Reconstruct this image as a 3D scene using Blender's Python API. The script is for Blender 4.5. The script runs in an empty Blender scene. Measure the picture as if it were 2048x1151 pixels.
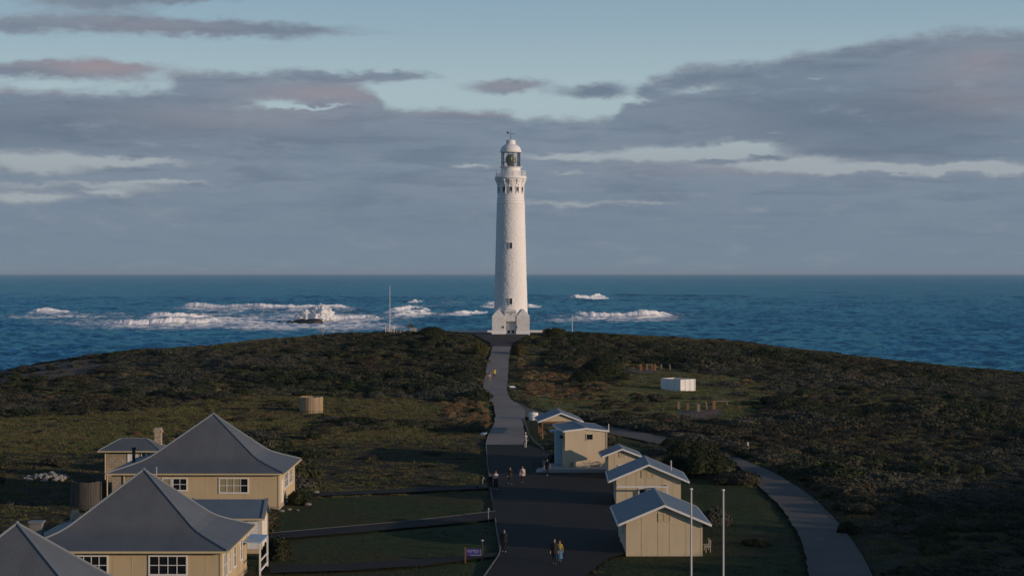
import bpy, math, random
import numpy as np
from mathutils import Vector, Matrix
random.seed(7); rng = np.random.default_rng(7)
SC = bpy.context.scene; COL = SC.collection
F = 3982.0; ZC = 30.0; HZ = 546.0; PI = math.pi
SUN_EL, SUN_AZ = 9.0, 116.0      # azimuth clockwise from +Y (the viewing direction)

# ------------------------------------------------------------------ helpers
WL = {}
def link(o, parent=None):
    COL.objects.link(o)
    if parent is not None: o.parent = parent
    return o
def tag(o, label=None, cat=None, group=None, kind=None):
    if label: o['label'] = label
    if cat: o['category'] = cat
    if group: o['group'] = group
    if kind: o['kind'] = kind
    return o
def thing(name, label, cat, loc=(0, 0, 0), rz=0.0, group=None):
    o = bpy.data.objects.new(name, None); link(o)
    o.empty_display_size = .3
    o.location = loc; o.rotation_euler = (0, 0, rz); WL[o] = Vector(loc)
    return tag(o, label, cat, group)
def rot2(x, y, a): return x*math.cos(a)-y*math.sin(a), x*math.sin(a)+y*math.cos(a)

class MB:
    def __init__(s): s.v = []; s.f = []
    def poly(s, pts):
        n = len(s.v); s.v += [tuple(p) for p in pts]; s.f.append(tuple(range(n, n+len(pts)))); return s
    def box(s, x0, x1, y0, y1, z0, z1):
        n = len(s.v)
        s.v += [(x0,y0,z0),(x1,y0,z0),(x1,y1,z0),(x0,y1,z0),(x0,y0,z1),(x1,y0,z1),(x1,y1,z1),(x0,y1,z1)]
        s.f += [tuple(n+i for i in q) for q in ((0,3,2,1),(4,5,6,7),(0,1,5,4),(1,2,6,5),(2,3,7,6),(3,0,4,7))]
        return s
    def cbox(s, cx, cy, cz, sx, sy, sz): return s.box(cx-sx/2,cx+sx/2,cy-sy/2,cy+sy/2,cz-sz/2,cz+sz/2)
    def hull8(s, a, b):   # two quads, bottom and top
        n = len(s.v); s.v += [tuple(p) for p in a]+[tuple(p) for p in b]
        s.f += [tuple(n+i for i in q) for q in ((3,2,1,0),(4,5,6,7),(0,1,5,4),(1,2,6,5),(2,3,7,6),(3,0,4,7))]
        return s
    def prism_y(s, prof, y0, y1):   # profile in x,z ; extrude along y
        n = len(s.v); k = len(prof)
        s.v += [(x, y0, z) for x, z in prof]+[(x, y1, z) for x, z in prof]
        s.f.append(tuple(range(n, n+k))); s.f.append(tuple(range(n+2*k-1, n+k-1, -1)))
        for i in range(k):
            j = (i+1) % k; s.f.append((n+i, n+k+i, n+k+j, n+j))
        return s
    def prism_x(s, prof, x0, x1):   # profile in y,z
        n = len(s.v); k = len(prof)
        s.v += [(x0, y, z) for y, z in prof]+[(x1, y, z) for y, z in prof]
        s.f.append(tuple(range(n+k-1, n-1, -1))); s.f.append(tuple(range(n+k, n+2*k)))
        for i in range(k):
            j = (i+1) % k; s.f.append((n+i, n+j, n+k+j, n+k+i))
        return s
    def tube(s, p0, p1, r0, r1=None, n=8):
        r1 = r0 if r1 is None else r1
        p0 = Vector(p0); p1 = Vector(p1); d = (p1-p0).normalized()
        a = d.orthogonal().normalized(); b = d.cross(a); m = len(s.v)
        for p, r in ((p0, r0), (p1, r1)):
            for i in range(n):
                t = 2*PI*i/n; s.v.append(tuple(p+a*(r*math.cos(t))+b*(r*math.sin(t))))
        for i in range(n):
            j = (i+1) % n; s.f.append((m+i, m+j, m+n+j, m+n+i))
        s.f.append(tuple(range(m+n-1, m-1, -1))); s.f.append(tuple(range(m+n, m+2*n))); return s
    def lathe(s, prof, n=48, cx=0, cy=0, close=True):   # prof (r,z) upward
        m = len(s.v); k = len(prof)
        for r, z in prof:
            for i in range(n):
                t = 2*PI*i/n; s.v.append((cx+r*math.cos(t), cy+r*math.sin(t), z))
        for q in range(k-1):
            for i in range(n):
                j = (i+1) % n; s.f.append((m+q*n+i, m+q*n+j, m+q*n+n+j, m+q*n+n+i))
        if close:
            s.f.append(tuple(range(m+n-1, m-1, -1))); s.f.append(tuple(range(m+(k-1)*n, m+k*n)))
        return s
    def ball(s, c, r, n=10, m=7, sq=1.0, jit=0.0, rn=None):
        base = len(s.v); rn = rn or random
        for q in range(m+1):
            ph = PI*q/m
            for i in range(n):
                t = 2*PI*i/n; k = 1+jit*(rn.random()-.5)
                s.v.append((c[0]+r*k*math.sin(ph)*math.cos(t), c[1]+r*k*math.sin(ph)*math.sin(t), c[2]+r*k*sq*math.cos(ph)))
        for q in range(m):
            for i in range(n):
                j = (i+1) % n; s.f.append((base+q*n+i, base+q*n+n+i, base+q*n+n+j, base+q*n+j))
        return s
    def xf(s, fn, start=0):
        s.v[start:] = [fn(*p) for p in s.v[start:]]; return s
    def build(s, name, mat, parent=None, org=None, smooth=False, local=False):
        off = Vector((0, 0, 0))
        if parent is not None and not local: off = WL[parent]
        if parent is None and org is not None: off = Vector(org)
        me = bpy.data.meshes.new(name)
        me.from_pydata([(x-off.x, y-off.y, z-off.z) for x, y, z in s.v], [], s.f)
        for m in (mat if isinstance(mat, (list, tuple)) else [mat]): me.materials.append(m)
        if smooth: me.polygons.foreach_set('use_smooth', [True]*len(me.polygons))
        me.update()
        o = bpy.data.objects.new(name, me); link(o, parent)
        if parent is None and org is not None: o.location = off
        WL[o] = off if not (parent is not None and local) else Vector((0, 0, 0))
        return o

def np_mesh(name, V, Q, mat, parent=None, smooth=True, attrs=None):
    me = bpy.data.meshes.new(name)
    V = np.asarray(V, dtype=np.float32); Q = np.asarray(Q, dtype=np.int32); k = Q.shape[1]
    me.vertices.add(len(V)); me.vertices.foreach_set('co', V.ravel())
    me.loops.add(Q.size); me.loops.foreach_set('vertex_index', Q.ravel())
    me.polygons.add(len(Q)); me.polygons.foreach_set('loop_start', np.arange(len(Q), dtype=np.int32)*k)
    me.polygons.foreach_set('loop_total', np.full(len(Q), k, dtype=np.int32))
    me.update(calc_edges=True)
    if smooth: me.polygons.foreach_set('use_smooth', np.ones(len(Q), dtype=bool))
    for n, a in (attrs or {}).items():
        at = me.attributes.new(n, 'FLOAT', 'POINT'); at.data.foreach_set('value', np.asarray(a, dtype=np.float32).ravel())
    if mat: me.materials.append(mat)
    o = bpy.data.objects.new(name, me); link(o, parent); WL[o] = Vector((0, 0, 0))
    return o
def grid_quads(nr, nc, wrap=False):
    i = np.arange(nr-1)[:, None]; j = np.arange(nc if wrap else nc-1)[None, :]
    j2 = (j+1) % nc
    return np.stack([i*nc+j, i*nc+j2, (i+1)*nc+j2, (i+1)*nc+j], -1).reshape(-1, 4)

def _hash(ix, iy, s):
    h = (ix.astype(np.int64)*374761393+iy.astype(np.int64)*668265263+s*1442695041) & 0x7fffffff
    h = (h ^ (h >> 13))*1274126177 & 0x7fffffff
    return ((h ^ (h >> 16)) & 0xffff)/65535.0
def vnoise(x, y, s=0):
    x = np.asarray(x, float); y = np.asarray(y, float)
    ix = np.floor(x); iy = np.floor(y); fx = x-ix; fy = y-iy
    fx = fx*fx*(3-2*fx); fy = fy*fy*(3-2*fy)
    a = _hash(ix, iy, s); b = _hash(ix+1, iy, s); c = _hash(ix, iy+1, s); d = _hash(ix+1, iy+1, s)
    return (a*(1-fx)+b*fx)*(1-fy)+(c*(1-fx)+d*fx)*fy
def fbm(x, y, s=0, o=4):
    t = 0; a = .5
    for k in range(o): t = t+a*vnoise(x*2**k, y*2**k, s+k*17); a *= .5
    return t/(1-.5**o)
def sstep(a, b, x):
    t = np.clip((x-a)/(b-a), 0, 1); return t*t*(3-2*t)
def in_poly(px, py, poly):
    r = np.zeros(np.shape(px), bool); n = len(poly)
    for i in range(n):
        x0, y0 = poly[i]; x1, y1 = poly[(i+1) % n]
        if y0 == y1: continue
        c = ((y0 > py) != (y1 > py)) & (px < (x1-x0)*(py-y0)/(y1-y0)+x0); r ^= c
    return r

# ------------------------------------------------------------------ materials
def mat(name, col, rough=.7, metal=0, spec=.3):
    m = bpy.data.materials.new(name); m.use_nodes = True
    b = m.node_tree.nodes['Principled BSDF']
    b.inputs['Base Color'].default_value = (*col, 1); b.inputs['Roughness'].default_value = rough
    b.inputs['Metallic'].default_value = metal; b.inputs['Specular IOR Level'].default_value = spec
    return m
class NT:
    def __init__(s, m): s.m = m; s.t = m.node_tree; s.b = s.t.nodes.get('Principled BSDF')
    def n(s, ty, **kw):
        nd = s.t.nodes.new(ty)
        for k, v in kw.items(): setattr(nd, k, v)
        return nd
    def l(s, a, b): s.t.links.new(a, b)
    def put(s, sock, v):
        if isinstance(v, bpy.types.NodeSocket): s.l(v, sock)
        else: sock.default_value = v
    def math(s, op, a, b=0.0, c=None, clamp=False):
        nd = s.n('ShaderNodeMath', operation=op); nd.use_clamp = clamp
        s.put(nd.inputs[0], a); s.put(nd.inputs[1], b)
        if c is not None: s.put(nd.inputs[2], c)
        return nd.outputs[0]
    def mix(s, f, a, b, blend='MIX'):
        nd = s.n('ShaderNodeMix', data_type='RGBA', blend_type=blend)
        s.put(nd.inputs[0], f)
        for k, v in ((6, a), (7, b)): s.put(nd.inputs[k], (*v, 1) if isinstance(v, tuple) and len(v) == 3 else v)
        return nd.outputs[2]
    def noise(s, vec, scale, detail=4, rough=.55, dist=0.0):
        nd = s.n('ShaderNodeTexNoise'); nd.inputs['Scale'].default_value = scale
        nd.inputs['Detail'].default_value = detail; nd.inputs['Roughness'].default_value = rough
        nd.inputs['Distortion'].default_value = dist
        if vec is not None: s.l(vec, nd.inputs['Vector'])
        return nd.outputs['Fac']
    def ss(s, v, a, b):
        nd = s.n('ShaderNodeMapRange', interpolation_type='SMOOTHSTEP')
        s.put(nd.inputs[0], v); nd.inputs[1].default_value = a; nd.inputs[2].default_value = b
        nd.inputs[3].default_value = 0; nd.inputs[4].default_value = 1
        return nd.outputs[0]
    def pos(s): return s.n('ShaderNodeNewGeometry').outputs['Position']
    def scale(s, v, sc):
        nd = s.n('ShaderNodeVectorMath', operation='MULTIPLY'); s.l(v, nd.inputs[0]); nd.inputs[1].default_value = sc
        return nd.outputs[0]
    def bump(s, h, strength, dist):
        nd = s.n('ShaderNodeBump'); nd.inputs['Strength'].default_value = strength; nd.inputs['Distance'].default_value = dist
        s.l(h, nd.inputs['Height']); return nd.outputs[0]
    def attr(s, name): return s.n('ShaderNodeAttribute', attribute_name=name).outputs['Fac']
    def col(s, v): s.put(s.b.inputs['Base Color'], v)

def painted(name, col, var=.18, scale=1.2, rough=.6, dirt=(.25, .22, .17), bump=0):
    m = mat(name, col, rough); t = NT(m); p = t.pos()
    f = t.noise(t.scale(p, (1, 1, .35)), scale, 5, .6)
    g = t.ss(t.noise(p, scale*4, 4), .55, .8)
    c = t.mix(t.math('MULTIPLY', t.ss(f, .35, .75), var), col, tuple(a*.7 for a in col))
    c = t.mix(t.math('MULTIPLY', g, var*.6), c, dirt)
    t.col(c)
    if bump: t.l(t.bump(t.noise(p, 30, 3), bump, .02), t.b.inputs['Normal'])
    return m
M = {}
M['cream'] = painted('cream_board', (.545, .43, .26), .32)
M['sand'] = painted('sand_board', (.575, .475, .325), .30)
M['trim'] = painted('cream_trim', (.57, .46, .27), .15)
M['white'] = painted('white_paint', (.74, .73, .70), .15)
M['fence_white'] = painted('white_slats', (.78, .76, .73), .15)
M['pole'] = painted('pole_paint', (.52, .51, .49), .2)
M['pale_conc'] = painted('pale_concrete', (.34, .33, .31), .35, 1.5, .85)
M['conc'] = painted('concrete', (.20, .19, .175), .4, 1.5, .9)
M['glass'] = mat('dark_glass', (.012, .014, .018), .08, 0, .5)
M['curtain'] = painted('curtain', (.30, .26, .16), .2)
M['curtain_red'] = painted('curtain_dusty', (.25, .18, .17), .2)
M['dark'] = mat('dark_metal', (.03, .03, .033), .5)
M['galv'] = painted('galvanised', (.45, .45, .46), .2, 2, .4)
M['bluepost'] = painted('blue_paint', (.36, .50, .60), .12)
M['brownwood'] = painted('brown_timber', (.20, .11, .055), .3)
M['shadow_in'] = mat('dark_inside', (.02, .018, .015), .9)

def corrugated(name, col, period, strength):
    m = mat(name, col, .55, 0, .35); t = NT(m)
    g = t.n('ShaderNodeNewGeometry'); tc = t.n('ShaderNodeTexCoord')
    sp = t.n('ShaderNodeSeparateXYZ'); t.l(tc.outputs['Object'], sp.inputs[0])
    sn = t.n('ShaderNodeSeparateXYZ'); t.l(g.outputs['True Normal'], sn.inputs[0])
    side = t.math('GREATER_THAN', t.math('ABSOLUTE', sn.outputs[0]), t.math('ABSOLUTE', sn.outputs[1]))
    co = t.math('ADD', t.math('MULTIPLY', side, sp.outputs[1]), t.math('MULTIPLY', t.math('SUBTRACT', 1, side), sp.outputs[0]))
    w = t.math('SINE', t.math('MULTIPLY', co, 2*PI/period))
    f = t.noise(t.pos(), .7, 5, .65)
    sheet = t.n('ShaderNodeTexWhiteNoise', noise_dimensions='1D'); t.l(t.math('FLOOR', t.math('DIVIDE', co, .76)), sheet.inputs['W'])
    c = t.mix(t.math('MULTIPLY', t.ss(f, .35, .7), .5), col, tuple(a*.74 for a in col))
    c = t.mix(t.math('MULTIPLY', sheet.outputs['Value'], .13), c, tuple(a*1.5 for a in col))
    t.col(c); t.l(t.bump(w, strength, .03), t.b.inputs['Normal'])
    return m
M['roof'] = corrugated('grey_corrugated_iron', (.110, .120, .130), .15, .13)
M['roof_blue'] = corrugated('blue_grey_sheet_roof', (.106, .146, .186), .2, .12)
M['cap'] = painted('roof_capping', (.17, .20, .225), .15)

def stone(name, c1, c2, mortar, sx=.5, sy=.28):
    m = mat(name, c1, .85); t = NT(m); tc = t.n('ShaderNodeTexCoord')
    sp = t.n('ShaderNodeSeparateXYZ'); t.l(tc.outputs['Object'], sp.inputs[0])
    cb = t.n('ShaderNodeCombineXYZ'); t.l(t.math('ADD', sp.outputs[0], sp.outputs[1]), cb.inputs[0]); t.l(sp.outputs[2], cb.inputs[1])
    br = t.n('ShaderNodeTexBrick'); t.l(cb.outputs[0], br.inputs['Vector']); br.inputs['Scale'].default_value = 1
    br.inputs['Brick Width'].default_value = sx; br.inputs['Row Height'].default_value = sy; br.inputs['Mortar Size'].default_value = .022
    br.inputs['Color1'].default_value = (*c1, 1); br.inputs['Color2'].default_value = (*c2, 1); br.inputs['Mortar'].default_value = (*mortar, 1)
    f = t.noise(t.pos(), 3, 4)
    t.col(t.mix(t.math('MULTIPLY', t.ss(f, .4, .7), .45), br.outputs['Color'], tuple(a*.5 for a in c1)))
    h = t.math('SUBTRACT', f, br.outputs['Fac']); t.l(t.bump(h, .5, .04), t.b.inputs['Normal'])
    return m
M['stone'] = stone('limestone_blocks', (.42, .34, .23), (.30, .23, .15), (.50, .45, .36))
M['brick'] = stone('pale_brick', (.50, .36, .26), (.40, .30, .22), (.55, .48, .40), .3, .12)
M['boards'] = stone('weathered_boards', (.075, .072, .06), (.05, .048, .042), (.03, .03, .028), .22, 1.6)

def boards(name, col, width=.16, grey=(.28, .27, .25)):
    m = mat(name, col, .85); t = NT(m); tc = t.n('ShaderNodeTexCoord')
    sp = t.n('ShaderNodeSeparateXYZ'); t.l(tc.outputs['Object'], sp.inputs[0])
    ang = t.math('ARCTAN2', sp.outputs[1], sp.outputs[0])
    wn = t.n('ShaderNodeTexWhiteNoise', noise_dimensions='1D'); t.l(t.math('FLOOR', t.math('MULTIPLY', ang, 10)), wn.inputs['W'])
    c = t.mix(wn.outputs['Value'], col, grey)
    c = t.mix(t.math('MULTIPLY', t.ss(t.noise(t.scale(t.pos(), (1, 1, .15)), 4, 4), .4, .7), .6), c, tuple(a*.45 for a in col))
    t.col(c); return m
M['tankwood'] = boards('tank_staves', (.50, .34, .17), grey=(.22, .21, .20))
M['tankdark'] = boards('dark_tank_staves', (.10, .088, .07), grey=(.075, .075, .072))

def asphalt(name, col, var=.5, stain=(.02, .02, .02)):
    m = mat(name, col, .9, 0, .2); t = NT(m); p = t.pos()
    a = t.noise(p, .12, 5, .6); b = t.noise(p, 1.4, 4); c_ = t.noise(t.scale(p, (1, .25, 1)), .6, 4, .6, .5)
    c = t.mix(t.math('MULTIPLY', t.ss(a, .35, .7), var), col, tuple(x*.68 for x in col))
    c = t.mix(t.math('MULTIPLY', t.ss(c_, .6, .75), .5*var), c, stain)
    c = t.mix(t.math('MULTIPLY', b, .3*var), c, tuple(x*1.35 for x in col)); vo = t.n('ShaderNodeTexVoronoi', feature='DISTANCE_TO_EDGE'); t.l(t.scale(p, (.35, .16, .1)), vo.inputs['Vector']); c = t.mix(t.math('MULTIPLY', t.math('SUBTRACT', 1, t.ss(vo.outputs['Distance'], .0, .012)), .5*var), c, stain); c = t.mix(t.math('MULTIPLY', t.ss(t.noise(p, .35, 5, .7), .60, .70), .55*var), c, tuple(x*1.5 for x in col))
    t.col(c); t.l(t.bump(t.noise(p, 6, 5), .25, .03), t.b.inputs['Normal']); return m
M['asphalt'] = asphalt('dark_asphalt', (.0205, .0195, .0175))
M['road'] = asphalt('worn_grey_bitumen', (.245, .222, .192), .75, (.115, .10, .088))
M['path'] = asphalt('path_bitumen', (.128, .117, .100), .85, (.05, .046, .042))
M['apron'] = asphalt('apron_asphalt', (.055, .056, .06))
M['kerb'] = painted('kerb_concrete', (.125, .125, .12), .4, 1, .9)

# ------------------------------------------------------------------ terrain height
_crest = np.array([(-260,-3),(-200,2),(-150,6.2),(-109,9.0),(-97,11.2),(-81,13.2),(-66,14.2),(-50,15.8),(-40,16.6),(-27,17.0),(-18,17.2),(12,17.2),(30,16.4),(49,15.0),(67,13.0),(83,11.0),(99,9.2),(110,8.6),(140,6.6),(180,4),(260,0)], float)
def base_z(x, y):
    x = np.asarray(x, float); y = np.asarray(y, float)
    zc = np.interp(x, _crest[:, 0], _crest[:, 1])
    zn = 8.5-np.clip(np.abs(x)-60, 0, 200)*.03
    t = np.interp(y, [200, 218, 236, 290, 345, 375, 405, 413, 418, 424, 436], [0, .03, .07, .19, .31, .52, .765, .88, 1.0, 1.0, 1.0])
    z = zn+(zc-zn)*t
    yb = 438-np.abs(x)*.06
    fall = np.clip(y-yb, 0, None)
    z = z-fall*fall*.0028-fall*.10
    s = math.radians(SUN_AZ); p = x*math.sin(s)+y*math.cos(s)
    rid = sstep(-22, 64, p)*(18.6+2.4*(fbm(x*.03, y*.03, 5)-.5))  # unseen ridge, shaped across the sun's direction to shade sheds and yard
    rid = rid*(1-sstep(75, 150, p)*.4)
    z = z+rid*(1-sstep(230, 330, y))
    return np.maximum(z, -6)
_Ds = np.arange(100, 470, .25)
def ground(u, v):
    xs = (u-1024)/F*_Ds; zr = ZC-(v-HZ)/F*_Ds
    below = np.nonzero(zr < base_z(xs, _Ds))[0]
    D = _Ds[below[0]] if len(below) else 430.0
    return float((u-1024)/F*D), float(D), float(base_z((u-1024)/F*D, D))
def G(pts): return [ground(u, v) for u, v in pts]
def at(u, v, D): return Vector(((u-1024)/F*D, D, ZC-(v-HZ)/F*D))
def uv_of(x, y, z): return 1024+F*x/y, HZ+F*(ZC-z)/y

# roads given by their left and right edges
E_road = ([(985,692),(980,712),(974,725),(970.5,745),(965,778),(966,787),(976,797.5),(987,807),(990,826),(990,842),(983,858),(974,873),(971,889)],
          [(1022,692),(1019.5,705),(1017.5,722),(1017,740),(1014.5,768),(1014,786),(1021,798),(1038,809),(1050,818),(1051,834),(1048.5,848),(1048,862),(1048,889)])
E_branch = ([(1030,802),(1060,817),(1110,832),(1160,842),(1215,851.5),(1280,862),(1328,873),(1400,888),(1450,903)],
            [(1044,832),(1070,836),(1115,846),(1160,856),(1215,866),(1270,877),(1319,889),(1385,897),(1447,907)])
E_curve = ([(1450,903),(1500,925),(1560,950),(1610,985),(1650,1020),(1690,1065),(1724,1115),(1745,1160),(1760,1215)],
           [(1443,905),(1480,935),(1504,957),(1532,985),(1560,1012),(1588,1050),(1606,1088),(1618,1140),(1620,1215)])
E_yard = ([(971,889),(974,925),(979,965),(983,1000),(986,1022),(989,1036),(992,1060),(999,1100),(995,1112),(968,1151),(925,1215)],
          [(1048,889),(1090,900),(1218,940),(1222,975),(1224,1000),(1236,1040),(1244,1080),(1252,1108),(1215,1116),(1172,1151),(1120,1215)])
E_path1 = ([(540,1066),(700,1052),(800,1043.5),(900,1033),(991,1022)], [(540,1079),(700,1066),(800,1057),(900,1047.5),(991,1037.5)])
E_path0 = ([(640,985),(800,977),(900,972),(981,966)], [(640,991),(800,985),(900,980.5),(981,976)])
E_path2 = ([(540,1131),(700,1126),(850,1117),(998,1104)], [(540,1146),(700,1141),(850,1131),(998,1112)])
E_apron = ([(878,664.5),(930,668),(960,674),(976,680),(985,692)], [(878,664),(930,664),(1000,664),(1060,664),(1022,692)])
def xy(pts): return np.array([p[:2] for p in G(pts)])
def resample(P, n):
    P = np.asarray(P); d = np.r_[0, np.cumsum(np.hypot(*np.diff(P, axis=0).T))]
    t = np.linspace(0, d[-1], n); return np.stack([np.interp(t, d, P[:, k]) for k in range(P.shape[1])], 1)
def smoothp(P, k=2):
    P = np.asarray(P)
    for _ in range(k):
        Q = [P[0]]
        for a, b in zip(P[:-1], P[1:]): Q += [a*.75+b*.25, a*.25+b*.75]
        P = np.array(Q+[P[-1]])
    return P
ROADS = {}
for nm, e, sm in (('road', E_road, 2), ('branch', E_branch, 2), ('curve', E_curve, 2), ('yard', E_yard, 0), ('path1', E_path1, 0), ('path0', E_path0, 0), ('path2', E_path2, 0)):
    L, R = xy(e[0]), xy(e[1])
    if sm: L, R = smoothp(L, sm), smoothp(R, sm)
    ROADS[nm] = (L, R)
ap = [(-15.2,429.6),(-15.2,426.8),(-10,421.5),(-6.2,414),(-4.4,409),(-4.3,404.5),(-.2,404.5),(0.2,409),(1.8,414),(5.5,421),(8,426.5),(8,429.6)]
APRON = np.array(ap)
ROADS['road'] = (np.vstack([[-4.3,404.6], ROADS['road'][0]]), np.vstack([[-.2,404.6], ROADS['road'][1]]))
ROADPOLY = {k: np.vstack([L, R[::-1]]) for k, (L, R) in ROADS.items()}
ROADPOLY['apron'] = APRON
def road_mask(x, y, grow=0.0):
    r = np.zeros(np.shape(x), bool)
    offs = [(0, 0)] if not grow else [(0, 0), (grow, 0), (-grow, 0), (0, grow), (0, -grow)]
    for P in ROADPOLY.values():
        lo = P.min(0)-grow-1; hi = P.max(0)+grow+1
        idx = (x > lo[0]) & (x < hi[0]) & (y > lo[1]) & (y < hi[1])
        if not idx.any(): continue
        xs, ys = x[idx], y[idx]; q = np.zeros(xs.shape, bool)
        for ox, oy in offs: q |= in_poly(xs+ox, ys+oy, P)
        r[idx] |= q
    return r

# vegetation regions, outlined where they lie on the ground
def region(pts): return np.array([p[:2] for p in G(pts)])
R_LAWN = [region(p) for p in (
    [(380,1240),(520,1085),(560,1030),(600,996),(860,984),(905,935),(972,890),(992,1040),(1000,1110),(930,1240)],
    [(1150,1240),(1215,1112),(1250,1107),(1215,868),(1290,884),(1330,950),(1440,958),(1530,985),(1590,1050),(1625,1240)],
    [(1049,836),(1092,838),(1105,880),(1090,898),(1050,884)])]
R_ROUGH = [region(p) for p in ([(560,892),(970,868),(975,985),(600,996)], [(0,905),(300,900),(240,1000),(0,1150),(-60,1150)])]
R_DRY = [region(p) for p in (
    [(-60,838),(250,826),(420,800),(620,792),(800,795),(960,812),(985,850),(972,872),(560,892),(300,902),(-60,905)],
    [(1042,775),(1100,792),(1215,765),(1330,742),(1500,758),(1560,790),(1520,835),(1400,862),(1290,852),(1180,836),(1062,812)])]
R_RED = [region(p) for p in ([(1035,718),(1110,735),(1205,768),(1195,800),(1110,800),(1050,782)], [(880,790),(955,805),(985,835),(975,868),(900,852)])]
R_BARE = [region(p) for p in ([(-40,738),(120,722),(215,716),(235,732),(110,760),(-40,768)], [(1240,735),(1300,736),(1330,742),(1290,750)], [(1345,822),(1450,818),(1440,832),(1360,836)])]
def reg(x, y, polys):
    r = np.zeros(np.shape(x), bool)
    for P in polys: r |= in_poly(x, y, P)
    return r

# building footprints kept free of plants (x0,x1,y0,y1)
FOOT = [(-37.5,-20.3,181,197.5),(-43.5,-35.5,204,211),(-33.8,-18,130.5,146.5),(-36,-19,101,117),(-26,-18.5,153,159.5),
        (8.2,15.4,151,164.5),(8.8,16.4,182.5,193),(9.2,14,206,213.5),(3,11.5,212,227),(3,9.3,248,259.5)]
def foot_mask(x, y, g=.3):
    r = np.zeros(np.shape(x), bool)
    for a, b, c, d in FOOT: r |= (x > a-g) & (x < b+g) & (y > c-g) & (y < d+g)
    r |= ((x+.26)**2+(y-422)**2) < 5.5**2
    return r

# ------------------------------------------------------------------ ground sheet
xs = np.unique(np.r_[np.linspace(-420, -140, 36), np.arange(-140, 140.1, .9), np.linspace(140, 420, 36)])
ys = np.unique(np.r_[np.linspace(-260, 96, 60), np.arange(96, 470, .9), np.linspace(470, 600, 40)])
X, Y = np.meshgrid(xs, ys)
rm = road_mask(X, Y, .9)|foot_mask(X, Y, 1.2)
rf = rm.astype(float)
for _ in range(3):
    rf[1:-1, 1:-1] = (rf[1:-1, 1:-1]*2+rf[:-2, 1:-1]+rf[2:, 1:-1]+rf[1:-1, :-2]+rf[1:-1, 2:])/6
lawn = reg(X, Y, R_LAWN); dry = reg(X, Y, R_DRY); red = reg(X, Y, R_RED); bare = reg(X, Y, R_BARE); rough = reg(X, Y, R_ROUGH)
def blur(a, k=3):
    a = a.astype(float)
    for _ in range(k):
        b = a.copy(); b[1:-1, 1:-1] = (a[1:-1, 1:-1]*2+a[:-2, 1:-1]+a[2:, 1:-1]+a[1:-1, :-2]+a[1:-1, 2:])/6; a = b
    return a
amp = np.where(lawn, .10, .55)
amp = blur(amp, 6)
hill = (fbm(X*.11, Y*.11, 3)-.5)*1.5*amp+(fbm(X*.7, Y*.7, 9, 3)-.5)*.35*amp
Z = base_z(X, Y)+hill*(1-np.clip(rf*1.6, 0, 1))-.16*np.clip(rf*1.2, 0, 1)
gm = mat('ground_cover', (.05, .05, .03), .95, 0, .1); t = NT(gm); p = t.pos()
n1 = t.noise(p, .09, 6, .6); n2 = t.noise(p, .6, 5, .65); n3 = t.noise(t.scale(p, (1, .5, 1)), 3.0, 4, .6)
soil = t.mix(t.ss(n2, .35, .7), (.050, .046, .030), (.028, .034, .017))
soil = t.mix(t.ss(n1, .55, .7), soil, (.075, .055, .03))
lawnc = t.mix(t.ss(n2, .3, .7), (.034, .057, .020), (.044, .053, .020))
lawnc = t.mix(t.ss(n1, .45, .62), lawnc, (.052, .047, .022))
lawnc = t.mix(t.math('MULTIPLY', t.ss(n3, .5, .75), .5), lawnc, (.020, .030, .012))
dryc = t.mix(t.ss(n2, .35, .65), (.112, .106, .042), (.120, .090, .046))
dryc = t.mix(t.ss(n1, .4, .6), dryc, (.076, .092, .032))
dryc = t.mix(t.math('MULTIPLY', t.ss(n3, .5, .7), .7), dryc, (.040, .038, .018))
roughc = t.mix(t.ss(n2, .35, .65), (.036, .038, .020), (.046, .036, .023))
greenc = t.mix(t.ss(n2, .35, .65), (.115, .150, .052), (.160, .150, .064)); greenc = t.mix(t.math('MULTIPLY', t.ss(n3, .5, .72), .5), greenc, (.070, .085, .032)); greenc = t.mix(t.ss(n1, .52, .66), greenc, (.13, .095, .055))
redc = t.mix(t.ss(n2, .35, .65), (.155, .100, .055), (.120, .110, .050))
barec = t.mix(t.ss(n3, .4, .65), (.17, .135, .105), (.08, .065, .048))
c = soil
for a, cc in (('dry', dryc), ('green', greenc), ('red', redc), ('rough', roughc), ('lawn', lawnc), ('bare', barec)):
    w = t.ss(t.math('ADD', t.attr(a), t.math('MULTIPLY', t.math('SUBTRACT', n2, .5), .8)), .3, .7)
    c = t.mix(w, c, cc)
t.col(c); t.l(t.bump(t.math('ADD', n2, n3), .8, .25), t.b.inputs['Normal'])
gr = np_mesh('ground', np.stack([X, Y, Z], -1).reshape(-1, 3), grid_quads(len(ys), len(xs)), gm,
             attrs={'lawn': blur(lawn, 2), 'dry': blur(dry|red, 5), 'green': blur(reg(X, Y, R_DRY[1:]), 5), 'red': blur(red, 4), 'rough': blur(rough, 4), 'bare': blur(bare, 4)})
tag(gr, 'headland of dark coastal scrub and grass', 'ground', kind='structure')
def gz(x, y):
    xi = np.clip(np.searchsorted(xs, x)-1, 0, len(xs)-2); yi = np.clip(np.searchsorted(ys, y)-1, 0, len(ys)-2)
    fx = (x-xs[xi])/(xs[xi+1]-xs[xi]); fy = (y-ys[yi])/(ys[yi+1]-ys[yi])
    return (Z[yi, xi]*(1-fx)+Z[yi, xi+1]*fx)*(1-fy)+(Z[yi+1, xi]*(1-fx)+Z[yi+1, xi+1]*fx)*fy

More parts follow.
